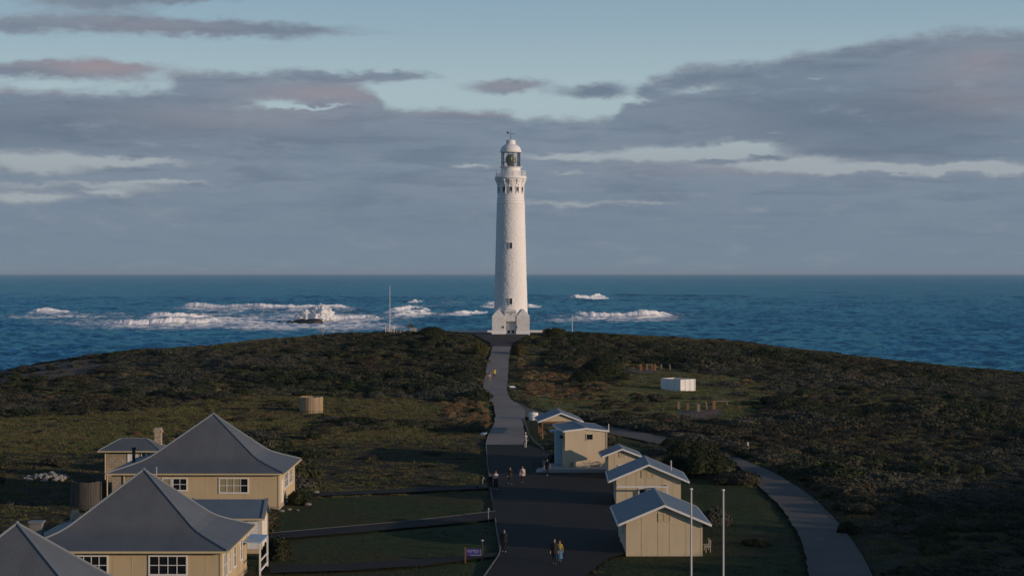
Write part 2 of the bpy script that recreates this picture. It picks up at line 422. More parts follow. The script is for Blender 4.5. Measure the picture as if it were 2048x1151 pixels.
def lay_road(name, key, m, lift, nl=140, nw=14):
    L, R = ROADS[key]; L = resample(L, nl); R = resample(R, nl)
    if key in ('road', 'branch', 'curve'):
        for E_, q in ((L, 3), (R, 8))[1 if key == 'curve' else 0:]: E_[:, 0] += (fbm(E_[:, 1]*.5, E_[:, 0]*.5+q, q, 4)-.5)*.35
    w = np.linspace(0, 1, nw)[None, :, None]
    P = L[:, None, :]*(1-w)+R[:, None, :]*w
    z = base_z(P[..., 0], P[..., 1])+lift
    o = np_mesh(name, np.concatenate([P, z[..., None]], -1).reshape(-1, 3), grid_quads(nl, nw)[:, ::-1], m)
    return tag(o, kind='structure')
tag(lay_road('road', 'road', M['road'], .03), 'worn grey road running up to the lighthouse', 'road')
tag(lay_road('side_road', 'branch', M['path'], .022), 'grey road branching right behind the sheds', 'road')
tag(lay_road('curved_path', 'curve', M['path'], .036), 'grey path curving down the right side', 'path')
tag(lay_road('yard', 'yard', M['asphalt'], .04, 160, 24), 'dark asphalt yard beside the sheds', 'yard')
tag(lay_road('garden_path', 'path1', M['asphalt'], .032), 'dark path across the lawn', 'path')
tag(lay_road('garden_path', 'path0', M['asphalt'], .034), 'faint dark path along the top of the lawn', 'path')
tag(lay_road('garden_path', 'path2', M['asphalt'], .036), 'dark path across the lower lawn', 'path')
# apron round the foot of the lighthouse
gx, gy = np.meshgrid(np.arange(-19.5, 10.01, .5), np.arange(404.5, 429.7, .5))
def row_span(y):
    P = APRON; xsn = []
    for a, b in zip(P, np.roll(P, -1, 0)):
        if (a[1] > y) != (b[1] > y): xsn.append(a[0]+(y-a[1])/(b[1]-a[1])*(b[0]-a[0]))
    return min(xsn), max(xsn)
yy = np.linspace(404.51, 429.5, 60); V = []
for y in yy:
    a, b = row_span(y); x = np.linspace(a, b, 30); V.append(np.stack([x, np.full(30, y), base_z(x, np.full(30, y))+.05], 1))
tag(np_mesh('apron', np.concatenate(V), grid_quads(60, 30), M['apron']), 'dark asphalt apron at the foot of the lighthouse', 'apron', kind='structure')

def kerb(P, name='kerb', w=.11, h=.09, side=1):
    P = resample(P, max(8, int(len(P)*10))); d = np.gradient(P, axis=0); d /= np.hypot(d[:, 0], d[:, 1])[:, None]
    nrm = np.stack([-d[:, 1], d[:, 0]], 1)*side; Q = P+nrm*w; V = []
    for a, b in zip(P, Q):
        za = float(base_z(*a)); zb = float(base_z(*b))
        V += [(a[0], a[1], za-.1), (a[0], a[1], za+h), (b[0], b[1], zb+h), (b[0], b[1], zb-.1)]
    return tag(np_mesh(name, V, grid_quads(len(P), 4), M['kerb'], smooth=False), kind='structure')
yl = ROADS['yard'][0]
kerb(yl[0:4]); kerb(yl[5:11]); kerb(ROADS['road'][0][-7:])
kerb(xy([(1047,838),(1050,848),(1053,858),(1058,869.5),(1068,883),(1088,898)]))
kerb(ROADS['path1'][0], w=.1, h=.06)
kerb(ROADS['curve'][0][12:], w=.12, h=.07)

# ------------------------------------------------------------------ sea
BREAK = [  # label, base line (u,v), crest height px along u, depth factor
 ('low whitewater farthest left, trailing a pale foam streak', [(50,624),(100,627),(158,629)], [(50,2),(70,9),(90,13),(120,9),(158,3)]),
 ('long breaker in front on the left with its crest ending above a dark swell face', [(210,653),(260,656),(330,653),(400,648),(458,641)], [(210,5),(225,15),(300,16),(350,17),(380,15),(430,14),(458,5)]),
 ('shorter breaker close behind the long front left one', [(278,638),(330,641),(390,638),(430,632)], [(278,4),(295,13),(335,16),(370,13),(430,5)]),
 ('longest thin breaker, far out on the left', [(348,613),(420,616),(520,620),(600,619),(710,615)], [(348,3),(360,9),(392,12),(430,10),(520,10),(600,8),(640,9),(680,8),(710,2)]),
 ('white water rolling right from the spray burst behind the rocks', [(630,641),(690,643),(768,642)], [(630,8),(660,14),(700,12),(740,9),(768,3)]),
 ('breaker passing behind the white mast', [(768,627),(800,627),(835,624),(862,617)], [(768,4),(785,11),(820,13),(850,13),(862,4)]),
 ('curling breaker just below the one behind the mast', [(790,635),(825,635),(850,629),(862,622)], [(790,3),(815,9),(850,12),(862,6)]),
 ('small far breaker up and right of the mast', [(812,607),(835,607),(848,603)], [(812,4),(830,8),(848,5)]),
 ('thin breaker left of the lighthouse base', [(880,631),(925,632),(955,628),(977,620)], [(880,2),(915,5),(930,8),(960,6),(977,4)]),
 ('breaker passing behind the lighthouse tower', [(957,614),(1000,617),(1045,613),(1082,612)], [(957,4),(975,11),(1030,9),(1058,9),(1082,1)]),
 ('far breaker throwing spray, right of the lighthouse', [(1122,596),(1150,601),(1185,602),(1218,595)], [(1122,3),(1140,12),(1165,12),(1190,13),(1212,9),(1218,2)]),
 ('wide breaker right of the lighthouse with three foam peaks', [(1140,633),(1180,637),(1230,638),(1290,637),(1345,629)], [(1140,7),(1152,17),(1172,12),(1185,14),(1215,11),(1245,10),(1255,13),(1285,15),(1310,12),(1335,9),(1345,3)]),
]
def seaD(v): return F*ZC/(v-HZ)
foamE = [(250,646,200,6,.6),(480,641,200,7,.75),(830,636,110,6,.55),(1230,633,130,5,.6),(130,634,150,6,.6),(330,658,150,5,.7),(520,655,120,6,.9),(600,632,150,8,.65),(560,650,130,5,1.0),(690,652,100,7,1.0),(620,645,90,10,.95),(390,652,120,4,.9),(680,646,110,5,.95),(300,656,100,3,.8),(560,640,110,4,.7),(1270,638,90,4,.8),(830,628,60,4,.7),(430,622,110,4,.55),(620,622,100,3,.5),
         (760,650,60,5,.7),(450,630,160,5,.45),(240,630,70,4,.3),(520,624,180,4,.35),(900,640,60,3,.3),(1240,641,110,3.5,.85),(1140,642,70,2.5,.6),(690,618,40,4,.5),
         (850,612,70,3,.35),(930,606,60,2,.3),(1060,633,40,2,.25),(790,641,60,3,.6),(400,640,80,4,.5),(940,600,160,2,.15),(1175,597,60,5,.3)]
Dn = np.r_[np.arange(430, 1500, 2.2), np.arange(1500, 2600, 4.5), np.geomspace(2600, 70000, 130)]
An = np.radians(np.r_[np.linspace(-42, -15.6, 40), np.linspace(-15.4, 15.4, 620), np.linspace(15.6, 42, 40)])
DD, AA = np.meshgrid(Dn, An, indexing='ij'); SX = DD*np.tan(AA); SY = DD
H = np.zeros_like(SX); rw = np.random.default_rng(3)
fade = np.clip(1-(SY-2500)/12000, 0, 1)
for wl, am, k in ((190, .55, 3), (95, .42, 5), (46, .30, 8), (24, .30, 14), (13, .26, 16), (7.5, .15, 12)):
    for _ in range(k):
        th = -PI/2+rw.normal(.15, .38 if wl > 40 else .65); q = 2*PI/(wl*rw.uniform(.75, 1.3))
        ph = q*(SX*math.cos(th)+SY*math.sin(th))+rw.uniform(0, 2*PI)
        w = np.sin(ph); w = w+.28*np.cos(2*ph) if wl < 50 else w
        H += am/math.sqrt(k)*1.15*w*(fade if wl > 40 else np.clip(1-(SY-2300)/3500, 0, 1) if wl > 10 else np.clip(1-(SY-1300)/900, 0, 1))
H *= .65+.7*fbm(SX*.004, SY*.004, 11)
PU = 1024+F*SX/SY; PV = HZ+F*ZC/SY
foam = np.zeros_like(H)
for u, v, a, b, w in foamE: foam = np.maximum(foam, w*np.exp(-((PU-u)/a)**2-((PV-v)/b)**2))
swells = [(300,640,150,-1,1.6),(500,626,220,1,1.5),(640,597,120,2,2.6),(760,598,120,2,2.4),(1190,603,120,-1,2.2),(1100,584,140,2,2.0),(1250,592,160,2,2.0),
          (1240,628,150,1,2.0),(1180,652,180,2,1.3),(860,641,130,1,1.8),(230,662,300,2,1.2),(1000,655,160,1,1.0),(900,600,140,2,1.6),(560,590,200,2,1.8),(1500,610,260,2,1.5),(1700,645,300,2,1.3),(150,607,200,2,1.3),(1400,668,300,2,1.0),(100,690,300,2,.9)]
for u, v, a, _, h in swells:
    D0 = seaD(v); cu = D0+((PU-u)/a)**2*8
    H += h*np.exp(-((PU-u)/a)**2)*np.exp(-((SY-cu)/(14+D0*.006))**2)
for lb, ln, hp in BREAK:
    ln = np.array(ln, float); hp = np.array(hp, float)
    vm = ln[:, 1].mean(); vb = np.interp(PU, ln[:, 0], vm+.16*(ln[:, 1]-vm)-np.linspace(-.9, .9, len(ln))); D0 = seaD(vb); h = np.interp(PU, hp[:, 0], hp[:, 1], 0, 0)*D0/F
    d = SY-D0; H += h*.4*np.exp(-((d-h*1.6)/(h*1.9+3))**2)
    foam = np.maximum(foam, np.where(h > .1, 1.0, 0)*np.exp(-((d+h*1.0)/(h*4+9))**2))
sm = mat('sea_water', (.004, .028, .050), .12, 0, .28); sm.node_tree.nodes['Principled BSDF'].inputs['IOR'].default_value = 1.33
t = NT(sm); p = t.pos()
pf = t.scale(p, (.045, .013, .1)); fn = t.noise(pf, 1.6, 7, .68, .6); fn2 = t.noise(t.scale(p, (.16, .05, .1)), 1.5, 5, .65, .4)
fm = t.math('ADD', t.attr('foam'), t.math('ADD', t.math('MULTIPLY', t.math('SUBTRACT', fn, .5), 1.7), t.math('MULTIPLY', t.math('SUBTRACT', fn2, .5), .9)))
fm = t.math('MULTIPLY', t.ss(fm, .05, .75), t.ss(t.attr('foam'), .02, .25))
cap = t.ss(t.noise(t.scale(p, (.035, .022, .1)), 1.0, 6, .62), .735, .78)
cap = t.math('MULTIPLY', cap, t.ss(fn2, .5, .68))
f2 = t.math('MAXIMUM', fm, t.math('MULTIPLY', cap, .55))
water = t.mix(t.ss(t.noise(t.scale(p, (.006, .002, .01)), 1.0, 4), .35, .7), (.014, .095, .125), (.026, .130, .155))
stk = t.noise(t.scale(p, (.012, .0022, .01)), 1.0, 6, .62, .4)
water = t.mix(t.math('MULTIPLY', t.ss(stk, .42, .62), .7), water, (.005, .045, .072))
water = t.mix(t.math('MULTIPLY', t.ss(t.attr('foam'), .02, .6), .6), water, (.10, .27, .33))
wcol = t.mix(f2, water, (.78, .80, .81))
def chop(sc, k, det):
    nd = t.n('ShaderNodeTexNoise'); nd.inputs['Scale'].default_value = 1; nd.inputs['Detail'].default_value = det; nd.inputs['Roughness'].default_value = .62
    t.l(t.scale(p, sc), nd.inputs['Vector']); a = t.n('ShaderNodeVectorMath', operation='SUBTRACT'); t.l(nd.outputs['Color'], a.inputs[0]); a.inputs[1].default_value = (.5, .5, .5)
    b = t.n('ShaderNodeVectorMath', operation='MULTIPLY'); t.l(a.outputs[0], b.inputs[0]); b.inputs[1].default_value = (k*.7, k, 0); return b.outputs[0]
va = t.n('ShaderNodeVectorMath', operation='ADD'); t.l(chop((.30, .22, .2), 1.9, 5), va.inputs[0]); t.l(chop((.035, .018, .1), 1.5, 4), va.inputs[1])
vb_ = t.n('ShaderNodeVectorMath', operation='ADD'); t.l(va.outputs[0], vb_.inputs[0]); t.l(t.n('ShaderNodeNewGeometry').outputs['Normal'], vb_.inputs[1])
vn = t.n('ShaderNodeVectorMath', operation='NORMALIZE'); t.l(vb_.outputs[0], vn.inputs[0]); t.l(vn.outputs[0], t.b.inputs['Normal'])
N_ = vn.outputs[0]
dfw = t.n('ShaderNodeBsdfDiffuse'); t.l(wcol, dfw.inputs[0]); t.l(N_, dfw.inputs['Normal'])
glw = t.n('ShaderNodeBsdfGlossy'); glw.inputs[0].default_value = (.27, .60, .72, 1); glw.inputs['Roughness'].default_value = .15; t.l(N_, glw.inputs['Normal'])
frs = t.n('ShaderNodeFresnel'); frs.inputs[0].default_value = 1.33; t.l(N_, frs.inputs['Normal'])
fac = t.math('MULTIPLY', t.math('MINIMUM', t.math('MULTIPLY', frs.outputs[0], 1.0), .62), t.math('SUBTRACT', 1, f2))
mw = t.n('ShaderNodeMixShader'); t.l(fac, mw.inputs[0]); t.l(dfw.outputs[0], mw.inputs[1]); t.l(glw.outputs[0], mw.inputs[2])
t.l(mw.outputs[0], t.t.nodes['Material Output'].inputs[0])
sea = np_mesh('sea', np.stack([SX, SY, H], -1).reshape(-1, 3), grid_quads(len(Dn), len(An))[:, ::-1], sm, attrs={'foam': foam})
tag(sea, 'deep blue choppy sea', 'sea', kind='structure')

def sea_h(x, y):
    r = np.interp(y, Dn, np.arange(len(Dn))); c = np.interp(np.arctan2(x, y), An, np.arange(len(An)))
    r0 = np.clip(r.astype(int), 0, len(Dn)-2); c0 = np.clip(c.astype(int), 0, len(An)-2); fr = r-r0; fc = c-c0
    return (H[r0, c0]*(1-fc)+H[r0, c0+1]*fc)*(1-fr)+(H[r0+1, c0]*(1-fc)+H[r0+1, c0+1]*fc)*fr
fo = bpy.data.materials.new('sea_foam'); fo.use_nodes = True; t = NT(fo); p = t.pos()
nz = t.noise(p, .5, 7, .70); n3 = t.noise(t.scale(p, (.35, .5, .9)), .6, 5, .6); frn = t.attr('fray')
al = t.ss(t.math('SUBTRACT', t.math('MULTIPLY', nz, 1.35), frn), -.06, .46)
fc = t.mix(t.ss(n3, .35, .65), (.95, .93, .92), (.86, .87, .88))
df = t.n('ShaderNodeBsdfDiffuse'); tl = t.n('ShaderNodeBsdfTranslucent'); t.l(fc, df.inputs[0]); t.l(fc, tl.inputs[0])
bn = t.bump(nz, .3, .4); t.l(bn, df.inputs['Normal']); t.l(bn, tl.inputs['Normal'])
mx = t.n('ShaderNodeMixShader'); mx.inputs[0].default_value = .30; t.l(df.outputs[0], mx.inputs[1]); t.l(tl.outputs[0], mx.inputs[2])
tp = t.n('ShaderNodeBsdfTransparent'); m2 = t.n('ShaderNodeMixShader'); t.l(al, m2.inputs[0]); t.l(tp.outputs[0], m2.inputs[1]); t.l(mx.outputs[0], m2.inputs[2])
t.l(m2.outputs[0], t.t.nodes['Material Output'].inputs[0])
def breaker(lb, ln, hp, seed):
    ln = np.array(ln, float); hp = np.array(hp, float)
    vm = ln[:, 1].mean(); ln[:, 1] = vm+.16*(ln[:, 1]-vm)-np.linspace(-.9, .9, len(ln))
    nu = max(80, int((ln[-1, 0]-ln[0, 0])*2.0)); nt_ = 56
    u = np.linspace(ln[0, 0], ln[-1, 0], nu); v = np.interp(u, ln[:, 0], ln[:, 1]); D0 = seaD(v)
    h = np.interp(u, hp[:, 0], hp[:, 1])*D0/F
    puff = fbm(u*.11, u*0+seed*7.3, seed, 4)
    h = h*(.38+.34*puff+.34*fbm(u*.03, u*0+seed*3.1, seed+2, 2))
    edge = np.minimum(u-u[0], u[-1]-u); h = h*(.25+.75*sstep(0, 26, edge))
    x0 = (u-1024)/F*D0; sh = sea_h(x0, D0)
    D0 = D0+(fbm(u*.04, u*0+3.3, seed+3, 4)-.5)*h*1.5
    tt = np.linspace(0, 1, nt_)
    py = np.interp(tt, [0, .3, .45, .6, .75, 1], [-4.6, -1.5, -.5, .15, 1.1, 4.0])
    pz = np.interp(tt, [0, .3, .45, .6, .75, 1], [-.06, .16, .78, 1.0, .74, -.04])
    Hh = h[:, None]
    Yv = D0[:, None]+py[None]*Hh; Zv = pz[None]*Hh; Xv = np.repeat(x0[:, None], nt_, 1)
    a = fbm(Xv*.30, tt[None]*6+seed, seed+5, 4)-.5; b = fbm(Xv*1.0, tt[None]*18+seed, seed+9, 4)-.5
    env = np.interp(tt, [0, .25, .45, .65, 1], [0, .3, 1, .9, 0])[None]
    Yv = Yv-(a*.35+b*.15)*Hh*env; Zv = Zv+(a*.14+b*.11)*Hh*env+sh[:, None]*.9
    fr = np.clip(1-edge/40, 0, 1)[:, None]*.55
    fray = np.interp(tt, [0, .12, .28, .42, .54, .62, .78, 1], [1.05, .70, .46, .10, .10, .44, .70, 1.15])[None]+fr+a*.8+b*.5-(puff[:, None]-.5)*.5
    o = np_mesh('breaking_wave', np.stack([Xv, Yv, Zv], -1).reshape(-1, 3), grid_quads(nu, nt_), fo, attrs={'fray': np.broadcast_to(np.clip(fray, 0, 1.3), Xv.shape)})
    return tag(o, lb, 'wave', 'waves breaking offshore')
for i, (lb, ln, hp) in enumerate(BREAK): breaker(lb, ln, hp, i+1)

def lump_blob(c, r, seed, sq=(1, 1, 1), amp=.35, n=40, m=26, fl=1.6, zmin=None):
    th = np.linspace(0, 2*PI, n, endpoint=False)[None]; ph = np.linspace(.02, PI-.02, m)[:, None]
    dx = np.sin(ph)*np.cos(th); dy = np.sin(ph)*np.sin(th); dz = np.cos(ph)*np.ones_like(th)
    q = fl*1.2; k = 1+amp*((fbm(dx*q+seed, dy*q+seed*2, seed, 4)+fbm(dy*q-seed, dz*q+seed, seed+1, 4)+fbm(dz*q, dx*q-seed, seed+2, 4))/3-.5)*3.2
    P = np.stack([c[0]+dx*k*r*sq[0], c[1]+dy*k*r*sq[1], c[2]+dz*k*r*sq[2]], -1)
    if zmin is not None: P[..., 2] = np.maximum(P[..., 2], zmin)
    return P.reshape(-1, 3), grid_quads(m, n, True)
V = []; Q = []; FR = []; k0 = 0
Dp = seaD(643)
for j, (u, v, r, f) in enumerate(((634,632,5.4,.04),(645,629,5.6,.06),(625,630,4.6,.14),(613,635,4.4,.30),(603,638,4.0,.42),(653,633,4.2,.10),(637,623,3.8,.22),(648,622,3.4,.24),(661,637,3.0,.16),(595,641,3.0,.5),(641,616,2.6,.42),(628,620,2.6,.4),(655,624,2.6,.34))):
    c = at(u, v, Dp+2+j%3); vv, q = lump_blob(c, r, 31+j, (1, .8, .95), .6, 60, 40, fl=3.4)
    V.append(vv); Q.append(q+k0); k0 += len(vv); FR.append(np.full(len(vv), f))
tag(np_mesh('sea_spray', np.concatenate(V), np.concatenate(Q), fo, attrs={'fray': np.concatenate(FR)}), 'tall burst of white spray rising behind the dark rocks', 'spray')
rk = mat('sea_rock', (.028, .026, .026), .6, 0, .5); t = NT(rk); t.l(t.bump(t.noise(t.pos(), .8, 6, .6), .8, .5), t.b.inputs['Normal'])
t.col(t.mix(t.ss(t.noise(t.pos(), .5, 5), .4, .7), (.022, .021, .022), (.05, .045, .042)))
for u, v, rx, rz, lb in ((601,648,5.6,3.5,'left half of the big dark rock pair, awash in foam'),(625,648.5,7.2,4.0,'largest dark sea rock, humped, below the spray burst'),(579,646.5,2.2,2.0,'small round dark rock left of the big rocks'),(559.5,645.5,1.4,1.7,'tiniest dark rock, farthest left in the foam'),(640,651,3.4,1.2,'low flat dark rock at the right foot of the largest one')):
    D = seaD(v); c = at(u, v, D); c.z = -.3
    vv, q = lump_blob(c, rx, int(u), (1, .8, rz/rx), .3, 36, 22)
    tag(np_mesh('sea_rock', vv, q, rk), lb, 'rock', 'dark rocks among the breakers')

# ------------------------------------------------------------------ lighthouse
wm = mat('whitewashed_stone', (.80, .785, .765), .8, 0, .2); t = NT(wm); p = t.pos()
t.col(t.mix(t.math('MULTIPLY', t.ss(t.noise(t.scale(p, (1, 1, .4)), .9, 6, .65), .45, .75), .32), (.80, .785, .765), (.60, .575, .54)))
t.l(t.bump(t.noise(p, 5, 5, .6), .5, .06), t.b.inputs['Normal']); M['lh'] = wm
wb = stone('whitewashed_blocks', (.80, .785, .765), (.74, .725, .70), (.60, .585, .56), .75, .42); M['lhb'] = wb
M['lh_smooth'] = painted('whitewash_smooth', (.80, .785, .765), .14)
LX, LY, LB = -.265, 422.0, 17.2
LH = thing('lighthouse', 'tall white stone lighthouse with glazed lantern at the end of the road', 'lighthouse', (LX, LY, LB))
def zv(v): return ZC-(v-HZ)*LY/F
def pr(px): return px*LY/F
# tower: rock-faced courses
nco = 60; z0, z1 = zv(634), zv(407); ncol = 44*5; rows = []; rad = []
rf_ = lambda z: np.interp(z, [zv(634), zv(560), zv(480), zv(403), zv(391)], [pr(33.8), pr(31.6), pr(29.6), pr(27.7), pr(26.8)])
V = []
th = np.linspace(0, 2*PI, ncol, endpoint=False); ck = np.arange(ncol)
for i in range(nco):
    za = z0+(z1-z0)*i/nco; dz = (z1-z0)/nco
    off = (i % 2)*2+rng.integers(0, 2)
    blk = (ck+off)//5; joint = ((ck+off) % 5 == 0)
    br = rng.random(60)[blk % 60]
    for w, out in ((.02, 0), (.16, .55), (.5, 1), (.84, .55), (.98, 0)):
        r = rf_(za+dz*w)+np.where(joint, .01*out, .07*out*(.1+br)+.05*out*(rng.random(ncol)-.4))-.02
        V.append(np.stack([r*np.cos(th), r*np.sin(th), np.full(ncol, za+dz*w-LB)], 1))
np_mesh('tower', np.concatenate(V), grid_quads(nco*5, ncol, True), wm, LH, smooth=False)
WL[LH] = Vector((LX, LY, LB))
loc = lambda z: z-LB
# moulded drum, corbel table and gallery floor
b = MB()
b.lathe([(pr(27.6), loc(zv(408))), (pr(28.6), loc(zv(407))), (pr(28.6), loc(zv(405.4))), (pr(27.2), loc(zv(405))), (pr(27.2), loc(zv(402.6))), (pr(28.2), loc(zv(402.2))), (pr(28.2), loc(zv(400.8))), (pr(27), loc(zv(400.4))), (pr(27), loc(zv(398))), (pr(27.9), loc(zv(397.6))), (pr(27.9), loc(zv(396.4))), (pr(26.7), loc(zv(396))),
         (pr(26.4), loc(zv(376))), (pr(26.4), loc(zv(374.6))), (pr(27.2), loc(zv(374.2))), (pr(27.2), loc(zv(373.2))), (pr(26.6), loc(zv(372.8))), (pr(27.4), loc(zv(366))), (pr(29.6), loc(zv(360))), (pr(30.6), loc(zv(358)))], 72)
b.build('watch_room', M['lh_smooth'], LH, smooth=False, local=True)
b = MB().lathe([(pr(30), loc(zv(358.2))), (pr(32.2), loc(zv(357.2))), (pr(32.4), loc(zv(355))), (pr(31.4), loc(zv(354.6))), (pr(31.4), loc(zv(353.2))), (pr(20), loc(zv(353)))], 72)
gal = b.build('gallery', M['lh_smooth'], LH, local=True)
for k in range(12):   # stone corbels
    a = 2*PI*k/12
    MB().prism_x([(pr(26.3), loc(zv(370.5))), (pr(28.2), loc(zv(368.6))), (pr(28.6), loc(zv(365))), (pr(31), loc(zv(362))), (pr(31.4), loc(zv(358.4))), (pr(26.3), loc(zv(358.4)))], -.27, .27).xf(lambda x, y, z, a=a: (*rot2(x, y, a-PI/2), z)).build('corbel', M['lh_smooth'], LH, local=True)
b = MB(); rr = pr(29.4); zb_, zt = loc(zv(353.2)), loc(zv(342.4))
for k in range(96):
    a = 2*PI*k/96; r0 = .045 if k % 8 == 0 else .017
    b.tube((rr*math.cos(a), rr*math.sin(a), zb_), (rr*math.cos(a), rr*math.sin(a), zt), r0, n=5)
for z in (zb_+.12, (zb_+zt)/2, zt):
    for k in range(48):
        a0, a1 = 2*PI*k/48, 2*PI*(k+1)/48
        b.tube((rr*math.cos(a0), rr*math.sin(a0), z), (rr*math.cos(a1), rr*math.sin(a1), z), .03, n=5)
b.build('railing', M['lh_smooth'], LH, local=True)
b = MB().lathe([(pr(20), loc(zv(353))), (pr(19.6), loc(zv(335.6))), (pr(21), loc(zv(335)))], 48)
b.build('lantern_base', M['lh_smooth'], LH, local=True)
led = MB().lathe([(pr(20), loc(zv(335.4))), (pr(23), loc(zv(335))), (pr(23), loc(zv(334))), (pr(19.4), loc(zv(333.6)))], 48)
for k in range(16):
    a = 2*PI*k/16; led.tube((pr(22.7)*math.cos(a), pr(22.7)*math.sin(a), loc(zv(334))), (pr(22.7)*math.cos(a), pr(22.7)*math.sin(a), loc(zv(331.5))), .025, n=5)
led.build('lantern_ledge', M['lh_smooth'], LH, local=True)
gl = bpy.data.materials.new('lantern_glass'); gl.use_nodes = True; t = NT(gl)
tr = t.n('ShaderNodeBsdfTransparent'); tr.inputs[0].default_value = (.97, .98, .98, 1); gs = t.n('ShaderNodeBsdfGlossy'); gs.inputs['Roughness'].default_value = .09
mx = t.n('ShaderNodeMixShader'); fr = t.n('ShaderNodeFresnel'); fr.inputs[0].default_value = 1.5
t.l(t.math('ADD', t.math('MULTIPLY', fr.outputs[0], .9), .03), mx.inputs[0]); t.l(tr.outputs[0], mx.inputs[1]); t.l(gs.outputs[0], mx.inputs[2])
t.l(mx.outputs[0], t.t.nodes['Material Output'].inputs[0])
b = MB(); zg0, zg1 = loc(zv(333.6)), loc(zv(304)); rg = pr(19.2)
b.lathe([(rg, zg0), (rg, zg1)], 12, close=False)
b.xf(lambda x, y, z: (*rot2(x, y, math.radians(17)), z))
b.build('lantern_glazing', gl, LH, local=True)
b = MB()
for k in range(12):
    a = 2*PI*k/12+math.radians(17)
    b.tube((rg*math.cos(a), rg*math.sin(a), zg0), (rg*math.cos(a), rg*math.sin(a), zg1), .038, n=6)
for z in (zg0+.05, zg0+1.0, zg1-.05):
    for k in range(12):
        a0 = 2*PI*k/12+math.radians(17); a1 = a0+2*PI/12
        b.tube((rg*math.cos(a0), rg*math.sin(a0), z), (rg*math.cos(a1), rg*math.sin(a1), z), .035, n=5)
b.build('glazing_bars', M['dark'], LH, local=True)
lens = mat('fresnel_lens', (.26, .28, .20), .16, .5, .8); t = NT(lens)
sp = t.n('ShaderNodeSeparateXYZ'); t.l(t.pos(), sp.inputs[0])
t.l(t.bump(t.math('SINE', t.math('MULTIPLY', sp.outputs[2], 22)), .8, .1), t.b.inputs['Normal'])
b = MB().lathe([(.7, zg0+.35), (.95, zg0+.8), (1.1, zg0+1.25), (1.1, zg0+1.85), (.95, zg0+2.3), (.6, zg0+2.65)], 12)
b.build('lens', lens, LH, local=True)
b = MB().lathe([(.5, zg0), (.7, zg0+.36)], 12); b.build('lens_pedestal', M['dark'], LH, local=True)
b = MB(); dz = loc(zv(304)); prof = [(pr(18.5), dz-.12), (pr(21.4), dz-.1), (pr(21.6), dz+.16), (pr(20.4), dz+.3)]
for k in range(1, 9):
    a = k/9*PI/2*.86; prof.append((pr(20.4)*math.cos(a)*1.0+.0, dz+.3+math.sin(a)*pr(14.4)))
prof.append((pr(9.6), loc(zv(288.6))))
b.lathe(prof, 32); dome = b.build('dome', M['lh_smooth'], LH, local=True, smooth=False)
b = MB().lathe([(pr(10), loc(zv(289))), (pr(9.4), loc(zv(288))), (pr(9.4), loc(zv(282))), (pr(8.6), loc(zv(280.4))), (pr(4), loc(zv(279.2))), (.1, loc(zv(278.9)))], 28)
b.build('ventilator', M['lh_smooth'], dome, local=True)
b = MB(); zt = loc(zv(279)); za = loc(zv(267.5))
b.tube((0, 0, zt), (0, 0, loc(zv(260))), .07, .03, 6); b.tube((-.75, 0, za), (.7, 0, za), .03, n=5); b.tube((0, -.6, za-.2), (0, .6, za-.2), .03, n=5)
b.ball((-.62, 0, za+.28), .26, 10, 7, .75); b.cbox(.66, 0, za, .1, .05, .35); b.tube((-.62, 0, za), (-.62, 0, za+.3), .03, n=5)
b.build('weather_vane', M['dark'], LH, local=True)
b = MB().tube((.25, -pr(20.8), dz+.1), (.30, -pr(11), loc(zv(289))), .035, n=5); b.build('dome_ladder', M['galv'], dome, local=True)
def lh_window(z0, z1, w, az, r, name='window'):
    c, s = math.sin(az), -math.cos(az)
    f = MB(); fw = .1
    f.box(-w/2-fw, w/2+fw, -.06, .5, z0-fw-.04, z0); f.box(-w/2-fw, w/2+fw, -.06, .5, z1, z1+fw)
    f.box(-w/2-fw, -w/2, -.055, .5, z0, z1); f.box(w/2, w/2+fw, -.055, .5, z0, z1)
    p_ = MB().box(-w/2, w/2, .03, .5, z0, z1)
    g_ = MB().box(-.016, .016, .0, .03, z0, z1)
    fn = lambda x, y, z: (*rot2(x, y-r, az), z)
    o = f.xf(fn).build(name, M['lh_smooth'], LH, local=True)
    p_.xf(fn).build('pane', M['glass'], o, local=True); g_.xf(fn).build('glazing_bar', M['galv'], o, local=True)
for az in (-96, -64, -32, 0, 32, 64, 96): lh_window(loc(zv(386.6)), loc(zv(369)), .6, math.radians(az*.93), pr(26.75))
lh_window(loc(zv(497)), loc(zv(485.5)), .58, 0, rf_(zv(491))+.09); lh_window(loc(zv(607.5)), loc(zv(596)), .58, 0, rf_(zv(602))+.09)
# entrance block with two gabled piers
yf = -4.0; zs = loc(zv(631)); b = MB()
xl, xr = pr(-37.2)+.02, pr(37.4)
for s, (a, c_) in enumerate(((xl, -1.28), (1.22, xr))):
    b.box(a, c_, yf, 3.6, -.6, zs)
    m_ = (a+c_)/2+(.05 if s == 0 else .05); t0 = loc(zv(616.6))
    n = len(b.v); b.v += [(a, yf, zs), (c_, yf, zs), (c_, 3.6, zs), (a, 3.6, zs), (m_, yf+.75, t0), (m_, 2.9, t0)]
    b.f += [(n, n+1, n+4), (n+1, n+2, n+5, n+4), (n+2, n+3, n+5), (n+3, n, n+4, n+5)]
b.box(-1.28, -1.0, yf+.12, 3.2, -.6, loc(zv(620))); b.box(.98, 1.22, yf+.12, 3.2, -.6, loc(zv(620)))
b.box(-1.0, .98, yf+.12, 3.2, loc(zv(641.5)), loc(zv(620)))
b.prism_y([(-1.28, loc(zv(620))), (1.22, loc(zv(620))), (.75, loc(zv(617.6))), (0, loc(zv(616.4))), (-.8, loc(zv(617.6)))], yf+.12, 1)
b.box(-1.0, .98, yf+1.2, 3.1, -.6, loc(zv(641.5)))
ent = b.build('entrance_block', M['lhb'], LH, local=True)
b = MB()
